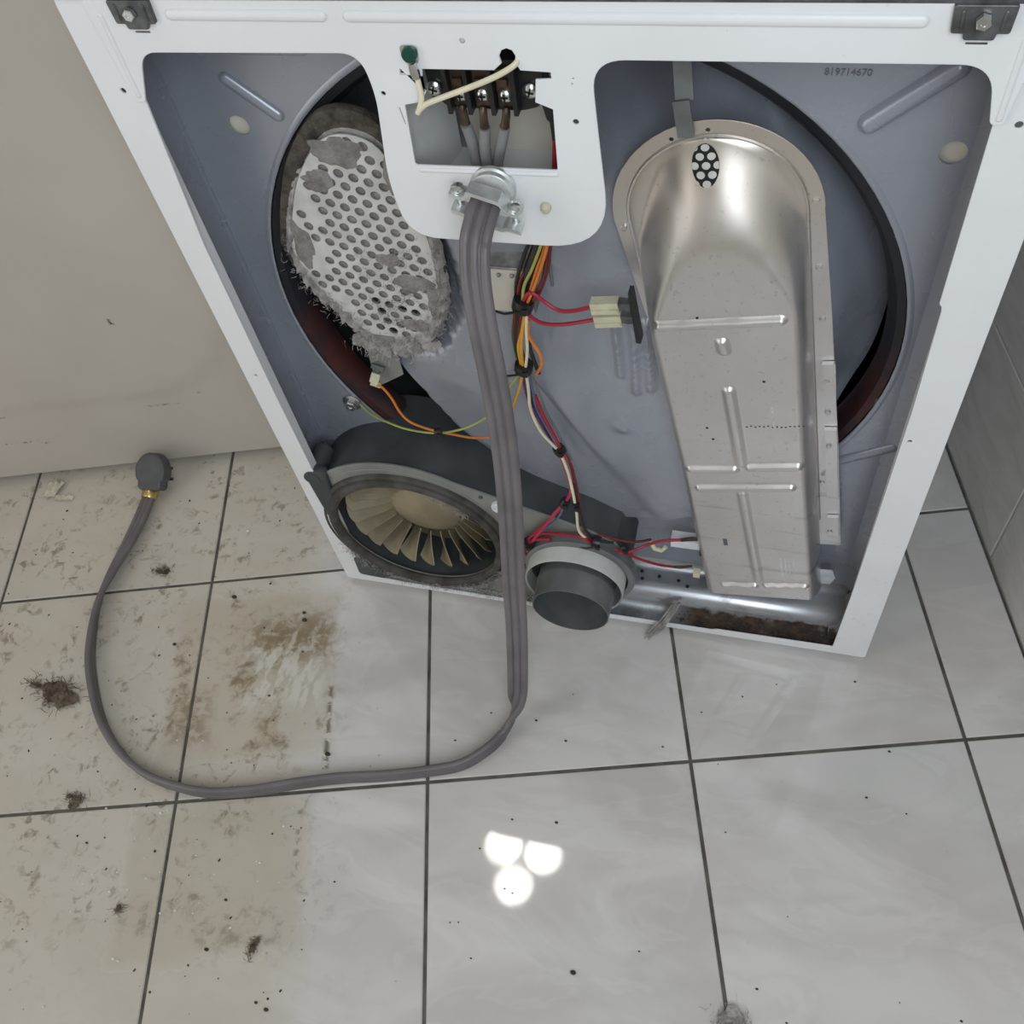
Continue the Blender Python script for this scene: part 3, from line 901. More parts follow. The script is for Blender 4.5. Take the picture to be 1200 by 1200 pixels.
ct.tube([(-.082, .0458, .5548), (-.031, .0458, .5548)], .0014, 6)
ct.span(-.0315, -.0305, .046, .07, .502, .555)
for x in (-.060, -.048): ct.ball((x, .045, .547), .0022, 8, 5)
build(ct, 'bracket_top', 'grey_mot', D)

# ------------------------------------------------------------------ terminal block
tb = MB()
tb.plate(rounded([(-.075, .7735), (.010, .772), (.010, .745), (.004, .7385), (-.008, .7355), (-.062, .7365), (-.068, .742), (-.074, .744)], .002, 3), [], .012, .016, .0008)
for x in (-.058, -.043, -.0255, -.009):
    tb.span(x - .0016, x + .0016, .002, .014, .737, .772)
TBK = build(tb, 'terminal_block', 'black', D, smooth=False)
for x, z in ((-.0505, .7485), (-.034, .7490), (-.0175, .7485)):
    c_ = build(MB().span(x - .0055, x + .0055, .0085, .0125, .7405, .7685).span(x - .0035, x + .0035, .0055, .0090, .757, .7625), 'terminal', 'copper', TBK, smooth=False)
    screw((x, .0085, z), .0050, 'terminal_screw', 'zinc', TBK, cross=False)
    m = MB(); m.box((x, .0054, z), (.0058, .0006, .0012)); m.box((x, .0054, z), (.0012, .0006, .0058)); build(m, 'screw_slot', 'hole', TBK, smooth=False)
screw((-.0705, .0112, .7515), .0058, 'mounting_screw'); screw((.0005, .0112, .7515), .0058, 'mounting_screw')
bl = MB()
bl.add([(.006, .010, .752), (.020, .010, .747), (.020, .010, .711), (.013, .010, .713), (.0125, .010, .728), (.0105, .010, .730), (.006, .03, .752), (.020, .03, .747), (.020, .03, .711), (.013, .03, .713), (.0125, .03, .728), (.0105, .03, .730)],
       [(5, 4, 3, 2, 1, 0), (6, 7, 8, 9, 10, 11)] + [(i, (i + 1) % 6, (i + 1) % 6 + 6, i + 6) for i in range(6)])
build(bl, 'sleeve', 'black', D, smooth=False)
build(MB().tube(spline(mm([(17, 20, 716), (16, 20, 700), (13, 22, 680)]), 5), .0035, 8), 'wire', 'dark_red', D)
build(MB().tube(spline(mm([(13, 20, 714), (11.5, 21, 700), (9, 22, 680)]), 5), .0022, 8), 'wire', 'red', D)

# ground screw, lug and its cream wire
gs = build(MB().lathe([(.0056, 0), (.0056, .002), (.0048, .0034), (0, .0036)], (-.0765, -.0045, .7865), (0, -1, 0), 16), 'ground_screw', 'green_screw', D)
gs['label'] = 'green ground screw'
lg_ = MB()
lg_.plate(rounded([(-.0835, .7925), (-.070, .7925), (-.071, .779), (-.0815, .779)], .004, 4), [], -.0046, .001)
lg_.tube([(-.0757, -.006, .7805), (-.0748, -.0065, .7745), (-.0745, -.0065, .770)], [.0028, .0036, .0030], 10)
build(lg_, 'ring_lug', 'zinc', gs)
build(MB().tube(spline(mm([(-75, -4, 771), (-74, -6, 764), (-73, -8, 757), (-75, -10, 750), (-77.5, -11, 745.5)]), 6), .0021, 9), 'ground_wire', 'cream', gs)
build(MB().tube(spline(mm([(-76, -10.5, 748), (-70, -9, 752), (-57, -8, 757), (-40, -9, 764), (-23, -9, 771), (-11, -7, 776), (-2, -3, 781), (-3, 12, 782)]), 6), .0021, 9), 'ground_wire', 'cream', gs)

# strain relief clamp
SRX, SRZ = -.0335, .6800
sr = MB()
sr.lathe([(.0180, 0), (.0180, .003), (.0165, .0045), (.0160, .008), (.0145, .009)], (SRX + .001, -.003, SRZ + .001), (0, -1, 0.0), 28)
CLP = build(sr, 'strain_relief', 'zinc_dull', D)
def saddle(off_y, off_z, sgn, name):
    m = MB(); n = 22; dirx = Vector((.948, 0, -.318))
    vs, fs = [], []
    for i in range(n + 1):
        t = -1 + 2 * i / n
        h = sgn * .0085 * (1 - sst(.42, .62, abs(t)))
        c = Vector((SRX, off_y, SRZ - .002)) + dirx * (t * .0275) + Vector((0, -.2 * h, h + off_z))
        for dy, dz in ((-.0068, -.0017), (.0068, -.0017), (.0068, .0017), (-.0068, .0017)):
            vs.append(c + Vector((0, dy, dz)))
    for i in range(n):
        for q in range(4):
            a, b2 = i * 4 + q, i * 4 + (q + 1) % 4
            fs.append((a, b2, b2 + 4, a + 4))
    fs += [(3, 2, 1, 0), tuple(n * 4 + q for q in range(4))]
    m.add(vs, fs)
    return build(m, name, 'zinc_dull', CLP)
saddle(-.0215, .0035, 1, 'clamp_bar'); saddle(-.0235, -.0095, -.40, 'clamp_bar')
for sx in (-1, 1):
    c = Vector((SRX, -.021, SRZ)) + Vector((.948, 0, -.318)) * (sx * .0222)
    m = MB().lathe([(.0030, -.016), (.0030, .004), (.0052, .004), (.0050, .0065), (.003, .0078), (0, .008)], c, (0, -.12, 1), 12)
    build(m, 'clamp_screw', 'zinc', CLP)

# ------------------------------------------------------------------ heater box
HC = Vector((.129, 0, .6205)); HT = radians(8.6)
HD = Vector((sin(HT), 0, -cos(HT))); HU = Vector((cos(HT), 0, sin(HT)))
VB = .549
def hp(u, v, y): 
    p = HC + HU * u + HD * v; return (p.x, y, p.z)
def hw_at(v):      # half width of the box
    if v < 0: return sqrt(max(0, .0715 ** 2 - v * v))
    return .0715 - .0030 * min(1, v / .3)
BEADS = [(-.050, .092, .054, .100, .0046, .0042), (-.034, .252 + .038, -.034, .29, .0001, 0.0)]
def hbeads(u, v):
    h = 0.0
    def cap(u0, v0, u1, v1, r, hh):
        d = seg_d(u, v, u0, v0, u1, v1)
        return hh * (1 - sst(.25, 1.12, d / r))
    for a in ((-.053, .088, .049, .085, .0056, .0050), (-.002, .110, -.001, .119, .0068, .0040), (-.002, .172, .000, .278, .0068, .0042),
              (-.051, .290, -.008, .289, .0062, .0046), (.009, .285, .054, .282, .0062, .0046),
              (-.046, .322, .046, .317, .0058, .0046), (-.003, .332, .001, .500, .0064, .0032),
              (-.040, .515, -.004, .513, .0048, .0046), (.010, .511, .053, .507, .0048, .0046)):
        h = max(h, cap(*a))
    return h
def hy(u, v):
    w = hw_at(v)
    vp = .016 + .075 * (abs(u - .004) / .060) ** 2.2
    S = sst(vp, vp - .105, v) if v < .2 else 0.0
    y = .020 + .034 * S
    e = w - abs(u)
    fl_ = .013
    if e < fl_: y += (.056 - y) * (1 - sqrt(max(0, 1 - (1 - max(0, e) / fl_) ** 2)))
    if v > VB - .01:
        q = (v - (VB - .01)) / .01
        y += (.040 - y) * (1 - sqrt(max(0, 1 - q * q)))
    return y - hbeads(u, v)
hb = MB()
NU, NV = 150, 470
def hfun(a, b):
    v = -.0715 + (VB + .0715) * b
    vv = max(v, -.0714)
    w = hw_at(vv)
    s = -1 + 2 * a
    s = math.copysign(abs(s) ** .9 if True else s, s)
    return hp(s * w, vv, hy(s * w, vv))
hb.grid(hfun, NU, NV)
hb.grid(lambda a, b: hp((-1 + 2 * a) * hw_at(VB), VB, .040 + b * .02), 10, 1)
HB = build(hb, 'heater_box', 'heater', D, weld=True, angle=40)
# flange round the hood and down the right side
def arc(r, a0, a1, n=26): return [(r * cos(a0 + (a1 - a0) * i / n), r * sin(a0 + (a1 - a0) * i / n)) for i in range(n + 1)]
def loc2(u, v): p = HC + HU * u + HD * v; return (p.x, p.z)
out = [(.091, .470), (.090, .30), (.0865, .11), (.083, .0)] + [(u, -v) for u, v in arc(.0835, .0, pi)] + [(-.0835, .0), (-.075, .10), (-.068, .15)]
inn = [(-.064, .15), (-.0705, .0)] + [(u, -v) for u, v in arc(.0705, pi, 0)] + [(.0705, .0), (.068, .30), (.067, .470)]
poly = [loc2(u, v) for u, v in out + inn]
slot_h = [loc2(-.0125 + a * .006, -.0745 + b * .0032) for a, b in ((-1, -1), (1, -1), (1.3, 0), (1, 1), (-1, 1), (-1.3, 0))]
fh = [[loc2(u + .0021 * cos(t * pi / 5), v + .0021 * sin(t * pi / 5)) for t in range(10)] for u, v in ((-.026, -.0705), (.002, -.0755))]
FLG = build(MB().plate(poly, fh, .0545, .0016, .0004), 'flange', 'heater', HB)
build(MB().tube([hp(u, v, .0540) for u, v in [(.069, .42), (.0705, .06)] + [(x, -y) for x, y in arc(.0710, 0, pi)] + [(-.0705, .02), (-.068, .13)]], .0014, 6), 'rim_bead', 'heater', HB)
for u, v in ((-.077, .008), (.077, -.006), (.0775, .060), (.079, .118), (.081, .24), (.082, .29), (.082, .34)):
    build(MB().lathe([(.0030, 0), (.0026, .002), (.0012, .0026), (0, .0024)], hp(u, v, .0545), (0, -1, 0), 10), 'rivet', 'heater', HB)
for v0, v1 in ((.170, .212), (.262, .372), (.410, .455)):
    tabs = MB().box(hp(.0835, (v0 + v1) / 2, .0515), (.0115, .0045, v1 - v0), Matrix((HU, Vector((0, 1, 0)), -HD)).transposed())
    build(tabs, 'flange_clip', 'heater', HB, smooth=False)
for u, v in ((.0815, .192), (.0815, .285), (.074, .345), (.080, .435)):
    build(MB().lathe([(.0028, 0), (.0024, .0022), (0, .0026)], hp(u, v, .0492), (0, -1, 0), 10), 'clip_dimple', 'zinc', HB)
# strap over the top edge
st = MB()
R = Matrix((HU, Vector((0, 1, 0)), -HD)).transposed()
st.box(hp(-.014, -.088, .0520), (.0125, .0016, .030), R)
st.box(hp(-.012, -.140, .0720), (.0135, .0016, .085), R @ Matrix.Rotation(-.40, 3, 'X'))
build(st, 'hanger_strap', 'strap', D, smooth=False)
# sight hole: dark disc, with pale discs painting sheet holes lit from behind
eye = MB(); e0 = (-.001, -.0525)
def eyep(u, v, dy): return hp(e0[0] + u, e0[1] + v, hy(e0[0] + u, e0[1] + v) - dy)
n = 28; R1 = 6
vs = [eyep(0, 0, .0006)] + [eyep(.0105 * k / R1 * cos(2 * pi * i / n), .0150 * k / R1 * sin(2 * pi * i / n), .0006) for k in range(1, R1 + 1) for i in range(n)]
fs = [(0, 1 + i, 1 + (i + 1) % n) for i in range(n)] + [(1 + k * n + i, 1 + k * n + (i + 1) % n, 1 + (k + 1) * n + (i + 1) % n, 1 + (k + 1) * n + i) for k in range(R1 - 1) for i in range(n)]
eye.add(vs, fs)
EYE = build(eye, 'sight_hole', 'hole', HB)
for i in range(-3, 4):
    for j in range(-5, 6):
        u, v = i * .0088 + (j % 2) * .0044 + .0005, j * .0062
        pts = []
        for k in range(14):
            a, bb = u + .0033 * cos(2 * pi * k / 14), v + .0026 * sin(2 * pi * k / 14)
            q = hypot(a / .0103, bb / .0148)
            if q > 1: a, bb = a / q, bb / q
            pts.append((a, bb))
        if hypot(u / .0105, v / .0150) < 1.25:
            A = sum(pts[k][0] * pts[(k + 1) % 14][1] - pts[(k + 1) % 14][0] * pts[k][1] for k in range(14)) / 2
            if abs(A) > 2.5e-6: build(MB().add([eyep(a, bb, .0010) for a, bb in pts], [tuple(range(14))]), 'perforation_paint', 'white_dot', EYE, smooth=False)
# printed marks, slot
mk = MB()
rm = random.Random(5)
Rm_ = Matrix((HU, Vector((0, 1, 0)), -HD)).transposed()
for c in range(4):
    v = .452
    while v < .488:
        L = rm.uniform(.002, .005)
        mk.box(hp(.029 + c * .0045, v + L / 2, .0197), (.0013, .0006, L), Rm_); v += L + .0014
for v in (.196, .202, .208, .216, .221): mk.box(hp(.035, v, .0197), (.0014, .0006, .0035), Rm_)
o = build(mk, 'faint_printing', 'pale_mark', HB, smooth=False); o['kind'] = 'stuff'
build(MB().box(hp(-.030, .424, .0197), (.0045, .0006, .012), Rm_), 'dark_slot', 'mark', HB, smooth=False)
dk = MB()
for u in (-.040, -.026, .0, .012): pass
for k in range(14): dk.box(hp(.010 + k * .004, .222 + rm.uniform(-.0012, .0012), .0197), (.0016, .0005, .0008), Rm_)
for u, v in ((-.028, .225), (-.024, .242), (-.020, .08), (.03, .16)): dk.ball(hp(u, v, .0198), (.0014, .0004, .0014), 8, 4)
o = build(dk, 'dark_speckle', 'hole', HB, smooth=False); o['kind'] = 'stuff'
for u in (-.030, .028): build(MB().lathe([(.010, 0), (.0085, .003), (0, .004)], hp(u, VB + .002, .040), (0, -1, 0.2), 14), 'bottom_dimple', 'heater', HB)
wt = MB().add([(.262, .050, .118), (.287, .050, .121), (.293, .052, .100), (.289, .054, .082), (.264, .052, .084)], [(0, 1, 2, 3, 4)])
build(wt, 'white_tab', 'white_box', D, smooth=False)

# thermal cut-out on the heater's left side with its two red leads
tcx = MB().add([(.063, .016, .563), (.0665, .016, .563), (.0735, .015, .506), (.069, .015, .507), (.063, .027, .563), (.0665, .027, .563), (.0735, .027, .506), (.069, .027, .507)],
               [(0, 1, 2, 3), (7, 6, 5, 4), (0, 4, 5, 1), (1, 5, 6, 2), (2, 6, 7, 3), (3, 7, 4, 0)])
TCO = build(tcx, 'thermal_cutout', 'black', D, smooth=False)
t2 = MB().box((.059, .020, .5475), (.011, .008, .008)).box((.0605, .020, .5325), (.011, .008, .008))
build(t2, 'spade_terminal', 'bracket', TCO, smooth=False)
for x0, z0, x1, z1 in ((.030, .5425, .0545, .5460), (.0325, .5270, .0565, .5310)):
    ang = atan2(z1 - z0, x1 - x0)
    R = Matrix.Rotation(-ang, 3, 'Y')
    m = MB().box(((x0 + x1) / 2, .020, (z0 + z1) / 2), (hypot(x1 - x0, z1 - z0), .010, .0125), R)
    m.box(((x0 + x1) / 2, .0145, (z0 + z1) / 2 - .002), (hypot(x1 - x0, z1 - z0) * .95, .002, .004), R)
    k = build(m, 'wire_connector', 'conn', D, smooth=False)

# ------------------------------------------------------------------ blower, fan, exhaust
BC = (-.212, .148)
def hull_plate(rad, grow=0.0):
    """round fan plate running on to the exhaust on the right"""
    P = []
    a0, a1 = radians(58), radians(245)
    for i in range(31):
        a = a0 + (a1 - a0) * i / 30
        P.append((BC[0] - .004 + rad * cos(a), BC[1] + .004 + rad * .985 * sin(a)))
    P = [(max(x, -.3375), max(z, .034)) for x, z in P]
    P += [(-.16, .030), (-.06, .034), (.030, .060), (.050, .095), (.055, .140), (.040, .186 + grow), (.006, .207 + grow)]
    return P
hp_out = hull_plate(.1365)
hs = MB().plate(hp_out, [circle(BC[0], BC[1], .1045, 48)], .004, .003, .0006)
fpl = build(hs, 'blower_plate', 'plate', D)
# inside and outside of the housing
ho = MB()
P0 = hull_plate(.134)
N = len(P0)
ho.add([(x, .0065, z) for x, z in P0] + [(x, .112, z) for x, z in P0], [(i, (i + 1) % N, (i + 1) % N + N, i + N) for i in range(N)])
P1 = circle(BC[0], BC[1], .113, 48)
ho.add([(x, .0065, z) for x, z in P1] + [(x, .110, z) for x, z in P1], [((i + 1) % 48, i, i + 48, (i + 1) % 48 + 48) for i in range(48)] + [tuple(range(48, 96))])
ho.lathe([(.010, 0), (.013, .010), (.013, .045), (0, .045)], (-.322, -.002, .247), (0, 1, 0), 16)
BH = build(ho, 'blower_housing', 'dark_grey', D)
BH['label'] = 'dark grey plastic blower housing'
rg = MB()
for i in range(1):
    prof = [(.1085 + .0062 * cos(2 * pi * k / 10), -.001 + .006 * sin(2 * pi * k / 10)) for k in range(10)]
    rg.lathe(prof, (BC[0], .002, BC[1]), (0, 1, 0), 72, close=True)
prof = [(.1185 + .005 * cos(2 * pi * k / 8), .003 + .006 * sin(2 * pi * k / 8)) for k in range(8)]
rg.lathe(prof, (BC[0], .002, BC[1] - .0015), (0, 1, 0), 72, close=True)
rg.v = [(x, y, max(z, .0265)) for x, y, z in rg.v]
RG = build(rg, 'inlet_ring', 'dusty', BH)
ear = MB().plate(rounded([(-.329, .258, .012), (-.304, .258, .006), (-.308, .205, .01), (-.322, .15, .01), (-.326, .20, .01)], .006, 4), [], -.001, .012, .003)
build(ear, 'housing_lug', 'dark_grey', BH)
ear = MB().plate(rounded([(-.316, .070), (-.300, .055), (-.27, .034), (-.285, .028), (-.318, .030)], .005, 4), [], -.002, .014, .003)
build(ear, 'housing_lug', 'dark_grey', BH)
gl = MB()
rg2 = random.Random(21)
for i in range(70):
    a = radians(rg2.uniform(200, 335))
    c = (BC[0] + .117 * cos(a), -.003, max(.033, BC[1] + .117 * sin(a)))
    strands(gl, c, (.004, .002, .003), 9, .006, .0003, rg2)
for i in range(60):
    strands(gl, (rg2.uniform(-.16, -.05), -.001, rg2.uniform(.024, .045)), (.006, .002, .004), 12, .006, .0003, rg2)
for i in range(16):
    a = radians(rg2.uniform(40, 75))
    strands(gl, (BC[0] + .102 * cos(a), -.001, BC[1] + .100 * sin(a)), (.003, .001, .003), 10, .007, .00025, rg2)
o = build(gl, 'lint_fringe', 'lint', BH); o['kind'] = 'stuff'
# raised contour line on the plate
cn = MB()
aa = [radians(40 + 120 * i / 40) for i in range(41)]
cn.tube([(BC[0] - .004 + .127 * cos(a), .0038, BC[1] + .004 + .125 * sin(a)) for a in aa], .0007, 6)
cn.tube(spline([(-.106, .0038, .229), (-.092, .0038, .21), (-.088, .0038, .185), (-.092, .0038, .15), (-.094, .0038, .11)], 6), .0007, 6)
build(cn, 'plate_rib', 'plate', BH)
screw((-.1135, .004, .247), .0028, 'rivet', 'bracket', D, cross=False)
cap = MB().lathe([(.0085, 0), (.0085, .004), (.0070, .006), (.0045, .006), (.004, .0045), (0, .0045)], (-.0935, .004, .2345), (0, -1, 0), 20)
cap.box((-.083, .002, .229), (.014, .003, .012), Matrix.Rotation(.5, 3, 'Y'))
k = build(cap, 'retaining_button', 'white_box', D); k['label'] = 'white plastic retaining button'
# fan wheel
fw = MB()
prof = [(.0, .034), (.02, .0350), (.038, .0375), (.050, .043), (.062, .052), (.080, .061), (.1045, .066), (.1045, .070), (.0, .080)]
fw.lathe(prof, (BC[0], 0, BC[1]), (0, 1, 0), 64)
FAN = build(fw, 'fan_wheel', 'fan', BH)
blade_me = None
NB = 21
for i in range(NB):
    a0 = 2 * pi * i / NB + .1
    if blade_me is None:
        m = MB(); nr, nh = 12, 6; th_ = .0015
        def bl_f(u, v, side):
            y_front = .038 - .027 * u ** .8
            r = .045 + .049 * u + .009 * v * u - .007 * u ** 4 * abs(2 * v - 1) ** 3
            y = y_front + v * (.030 - .014 * u)
            ang = .06 * u - .27 * v * (.35 + .65 * u)
            p = Vector((r * cos(ang), y, r * sin(ang)))
            return (p.x + side * th_ / 2 * sin(ang), p.y, p.z - side * th_ / 2 * cos(ang))
        for sd in (-1, 1): m.grid(lambda u, v: bl_f(u, v, sd), nr, nh)
        edge = [(i_ / nr, 0.0) for i_ in range(nr + 1)] + [(1.0, j_ / nh) for j_ in range(1, nh + 1)]
        L = len(edge)
        m.add([bl_f(u, v, -1) for u, v in edge] + [bl_f(u, v, 1) for u, v in edge], [(q, q + 1, q + 1 + L, q + L) for q in range(L - 1)])
        m.v = [(x + BC[0], y, z + BC[1]) for x, y, z in m.v]
        proto = build(m, 'blade', 'fan', FAN, weld=True)
        for vtx in proto.data.vertices: vtx.co += D.location - Vector((BC[0], 0, BC[1]))
        blade_me = proto.data; b_ = proto
    else:
        b_ = dupe(proto, FAN)
    b_.location = Vector((BC[0], 0, BC[1])) - D.location
    b_.rotation_euler = (0, a0, 0)

# exhaust collar and pipe
EC = (-.006, .1335)
ex = MB().lathe([(.0595, .004), (.0595, -.031), (.0586, -.0325), (.0570, -.031), (.0570, .004)], (EC[0], 0, EC[1]), (0, 1, 0), 64, close=True)
COLR = build(ex, 'exhaust_collar', 'cap', D)
pp = MB().lathe([(.0465, .03), (.0465, -.030), (.0472, -.033), (.0472, -.036), (.0465, -.039), (.0458, -.064), (.0446, -.064), (.0446, .03)], (EC[0] + .003, 0, EC[1] + .001), (0, 1, 0), 64, close=True)
pp.lathe([(.0446, .028), (0, .030)], (EC[0] + .003, 0, EC[1] + .001), (0, 1, 0), 40)
EXP = build(pp, 'exhaust_pipe', 'pipe', D)
fl2 = MB().lathe([(.067, .0035), (.067, -.0105), (.064, -.0125), (.0592, -.0125), (.0592, .0035)], (EC[0] + .003, 0, EC[1]), (0, 1, 0), 48, close=True)
build(fl2, 'collar_flange', 'pipe', COLR)

# ------------------------------------------------------------------ base pan
PANP = [(.0705, .062), (.068, .050), (.060, .0465), (.046, .0450), (.038, .0430), (.0315, .0385), (.0275, .032), (.0255, .024), (.022, .0185), (.012, .0165), (.0035, .0165), (.0030, .0135)]
pn = MB()
pn.grid(lambda u, v: (-.092 + .406 * u, PANP[min(int(v * 11 + .5), 11)][0] + .0, PANP[min(int(v * 11 + .5), 11)][1] - .0), 60, 11)
PAN = build(pn, 'base_pan', 'pan', D, angle=60)
for x, y, z in ((.036, .050, .0462), (.062, .046, .0452), (.083, .052, .0462), (.060, .056, .0465), (.108, .050, .0460), (.120, .044, .0452)):
    build(MB().lathe([(.0024, 0), (.002, .0004), (0, .0004)], (x, y, z), (0, 0, 1), 10), 'pan_hole', 'hole', PAN, smooth=False)
cr_ = MB()
cr_.grid(lambda u, v: (.296 + .030 * u, .012 + .05 * v, .026 + .016 * v + .05 * u ** 3 + .004 * mnoise.noise(Vector((u * 3, v * 3, 1)))), 8, 8)
build(cr_, 'pan_corner', 'pan', PAN)
rs = MB(); rr_ = random.Random(9)
for i in range(150):
    x = rr_.uniform(.10, .30); s_ = rr_.uniform(.0006, .002)
    rs.ball((x, rr_.uniform(.006, .024), .0175 + s_ * .3), (s_ * 1.3, s_, s_ * .7), 5, 3)
o = build(rs, 'rust_flakes', 'speck', PAN); o['kind'] = 'stuff'
# bolts on the sheet
hexbolt((-.2765, .069, .312), .0075); hexbolt((.101, .069, .181), .0065)
hb_ = MB().add([(.060, .060, .190), (.120, .060, .190), (.128, .066, .160), (.052, .066, .160)], [(0, 1, 2, 3)])

# ------------------------------------------------------------------ wiring
LOOM = build(MB().tube(spline(mm([(-12, 44, 640), (-14, 38, 600), (-26, 37, 565), (-37, 36, 530), (-46, 37, 490), (-50, 38, 460), (-47, 36, 440)]), 6), [.006 if i < 14 else .0045 for i in range(37)], 10), 'wiring_loom', 'wire_black', D)
LOOM['label'] = 'black-cored wiring loom with coloured wires'
WIRES = [
 ('yellow_green', [(-4, 30, 630), (-6, 29, 615), (-13, 30, 595), (-23, 31, 570), (-32, 30, 551), (-36, 29, 531)], 1.7),
 ('orange', [(0, 30, 630), (-2, 29, 616), (-7, 28, 596), (-16, 28, 569), (-27, 28, 541), (-33, 28, 528)], 1.7),
 ('orange', [(-3, 32, 630), (-5, 31, 614), (-11, 32, 590), (-19, 31, 569), (-31, 31, 534)], 1.7),
 ('dark_red', [(-3, 34, 630), (-5, 33, 610), (-9, 32, 584), (-14, 31, 560), (-25, 29, 536)], 2.0),
 ('dark_red', [(-1, 36, 630), (-3, 35, 610), (-7, 34, 584), (-11, 33, 565), (-21, 31, 540), (-33, 31, 524)], 2.0),
 ('dark_red', [(-8, 34, 630), (-10, 34, 612), (-21, 36, 580), (-36, 35, 553), (-42, 34, 529), (-48, 35, 505), (-52, 37, 470), (-48, 35, 443)], 2.0),
 ('wire_black', [(-16, 34, 630), (-20, 34, 605), (-31, 38, 578), (-41, 36, 548), (-44, 35, 521)], 2.1),
 ('wire_grey', [(-6, 40, 630), (-8, 40, 592), (-10, 42, 566), (-10, 42, 542)], 1.9),
 ('red', [(-34, 28, 535), (-28, 27, 545), (-22, 26, 545), (-13, 26, 536), (-1, 24, 530), (13, 22, 533), (31, 20, 542)], 2.1),
 ('red', [(-34, 28, 523), (-28, 27, 515), (-17, 26, 510), (1, 24, 513), (34, 20, 527)], 2.1),
 ('wire_black', [(-38, 33, 526), (-47, 36, 496), (-51, 36, 467), (-48, 33, 443)], 2.0),
 ('dark_red', [(-35, 30, 529), (-43, 33, 499), (-48, 33, 470), (-46, 32, 445)], 2.0),
 ('amber', [(-33, 28, 525), (-40, 30, 497), (-45, 31, 468), (-46, 30, 443)], 2.0),
 ('amber', [(-35, 30, 520), (-42, 32, 492), (-48, 32, 470), (-48, 31, 446)], 1.8),
 ('cream', [(-33, 28, 520), (-36, 28, 497), (-38, 28, 471), (-43, 29, 445)], 1.7),
 ('orange', [(-33, 30, 509), (-35, 29, 492), (-30, 27, 480), (-25.5, 27, 467), (-26, 28, 452), (-33, 29, 437)], 2.0),
 ('wire_black', [(-36, 31, 493), (-36, 31, 469), (-33, 31, 448), (-31, 31, 436)], 2.4),
 ('green', [(-42, 36, 519), (-50, 38, 499), (-54, 38, 476), (-53, 36, 450)], 1.7),
 ('yellow_green', [(-46, 33, 440), (-53, 33, 428), (-62, 34, 413), (-78, 37, 382), (-88, 40, 362)], 1.7),
 ('amber', [(-46, 31, 441), (-53, 32, 414), (-63, 34, 384), (-74, 38, 350), (-80, 40, 336)], 1.7),
 ('purple', [(-47, 33, 441), (-49, 35, 407), (-46, 36, 380), (-35, 38, 338), (-23, 36, 311)], 2.2),
 ('cream', [(-44, 31, 441), (-45, 32, 407), (-46, 32, 378), (-39, 33, 342), (-23, 33, 312), (-12, 20, 300), (-3, 2, 290), (1, -5, 256), (1, -6, 224), (7, -6, 208), (20, -3, 188), (37, -3, 180)], 1.9),
 ('blue', [(-43, 33, 441), (-42, 35, 408), (-41, 36, 377), (-31, 36, 341), (-22, 35, 314)], 1.9),
 ('wire_black', [(-44, 34, 440), (-46, 37, 402), (-40, 38, 358), (-27, 37, 318)], 1.9),
 ('wire_grey', [(-41, 34, 440), (-37, 37, 402), (-32, 38, 370), (-22, 38, 335), (-12, 40, 290)], 1.7),
 ('red', [(-41, 38, 395), (-38, 36, 383), (-33, 34, 364), (-25, 34, 335), (-20, 34, 314), (-9, 26, 299), (-3, 12, 287), (-7, 2, 275), (-12, -4, 267), (-27, -6, 242), (-41, -6, 219), (-60, -4, 188)], 2.1),
 ('dark_red', [(-20, 36, 312), (-9, 26, 301), (-1, 10, 293), (4, 0, 275), (6, -4, 242), (9, -5, 214), (21, -3, 196)], 1.8),
 ('pink', [(-22, 34, 306), (-14, 24, 290), (-5, 4, 284), (-10, -3, 271), (-23, -6, 251), (-35, -8, 228), (-55, -8, 189)], 2.1),
 ('blue', [(-13, -4, 265), (-20, -5, 242), (-34, -6, 221), (-49, -5, 198)], 1.6),
 ('wire_black', [(-2, 8, 290), (3, -3, 267), (8, -6, 227), (19, -4, 202), (40, -2, 198)], 1.9),
 ('red', [(-62, -5, 185), (-52, -6, 200), (-38, -6, 205), (-13, -6, 207), (7, -7, 207), (19, -6, 190), (35, -3, 179), (54, -1, 179), (73, 8, 184), (91, 20, 181), (112, 26, 179)], 2.1),
 ('red', [(-61, -6, 180), (-50, -7, 191), (-34, -7, 195)], 2.4),
 ('red', [(11, -4, 203), (32, -2, 187), (49, 0, 178), (67, 8, 154), (87, 22, 124), (103, 28, 114)], 2.0),
 ('dark_red', [(22, -3, 213), (46, -1, 204), (64, 4, 197), (79, 16, 187)], 1.8),
 ('pink', [(-61, -5, 184), (-70, -4, 160), (-68, -3, 137), (-63, -3, 132)], 2.0),
 ('blue', [(-66, 2, 124), (-59, -2, 136), (-54, -3, 146)], 1.6),
 ('orange', [(-215, 34, 388), (-210, 33, 389), (-205, 32, 383), (-200, 31, 371), (-196, 30, 354), (-187, 28, 341), (-171, 27, 334), (-153, 26, 331), (-135, 28, 326), (-117, 30, 322), (-88, 34, 323)], 1.6),
 ('yellow_green', [(-264, 64, 316), (-249, 55, 312), (-225, 42, 318), (-194, 32, 321), (-157, 26, 328), (-128, 28, 337), (-106, 32, 349), (-84, 38, 366)], 1.5),
 ('wire_grey', [(-67, 2, 134), (-58, -2, 147), (-52, -3, 140), (-56, -3, 124), (-66, 0, 108), (-80, 3, 104)], 1.3),
 ('purple', [(-64, 2, 120), (-55, -2, 138), (-53, -3, 128), (-62, -1, 113), (-80, 3, 112)], 1.1),
]
for col, pts, r in WIRES:
    build(MB().tube(spline(mm(pts), 6), r * .88 / 1000., 8), 'wire', col, LOOM)
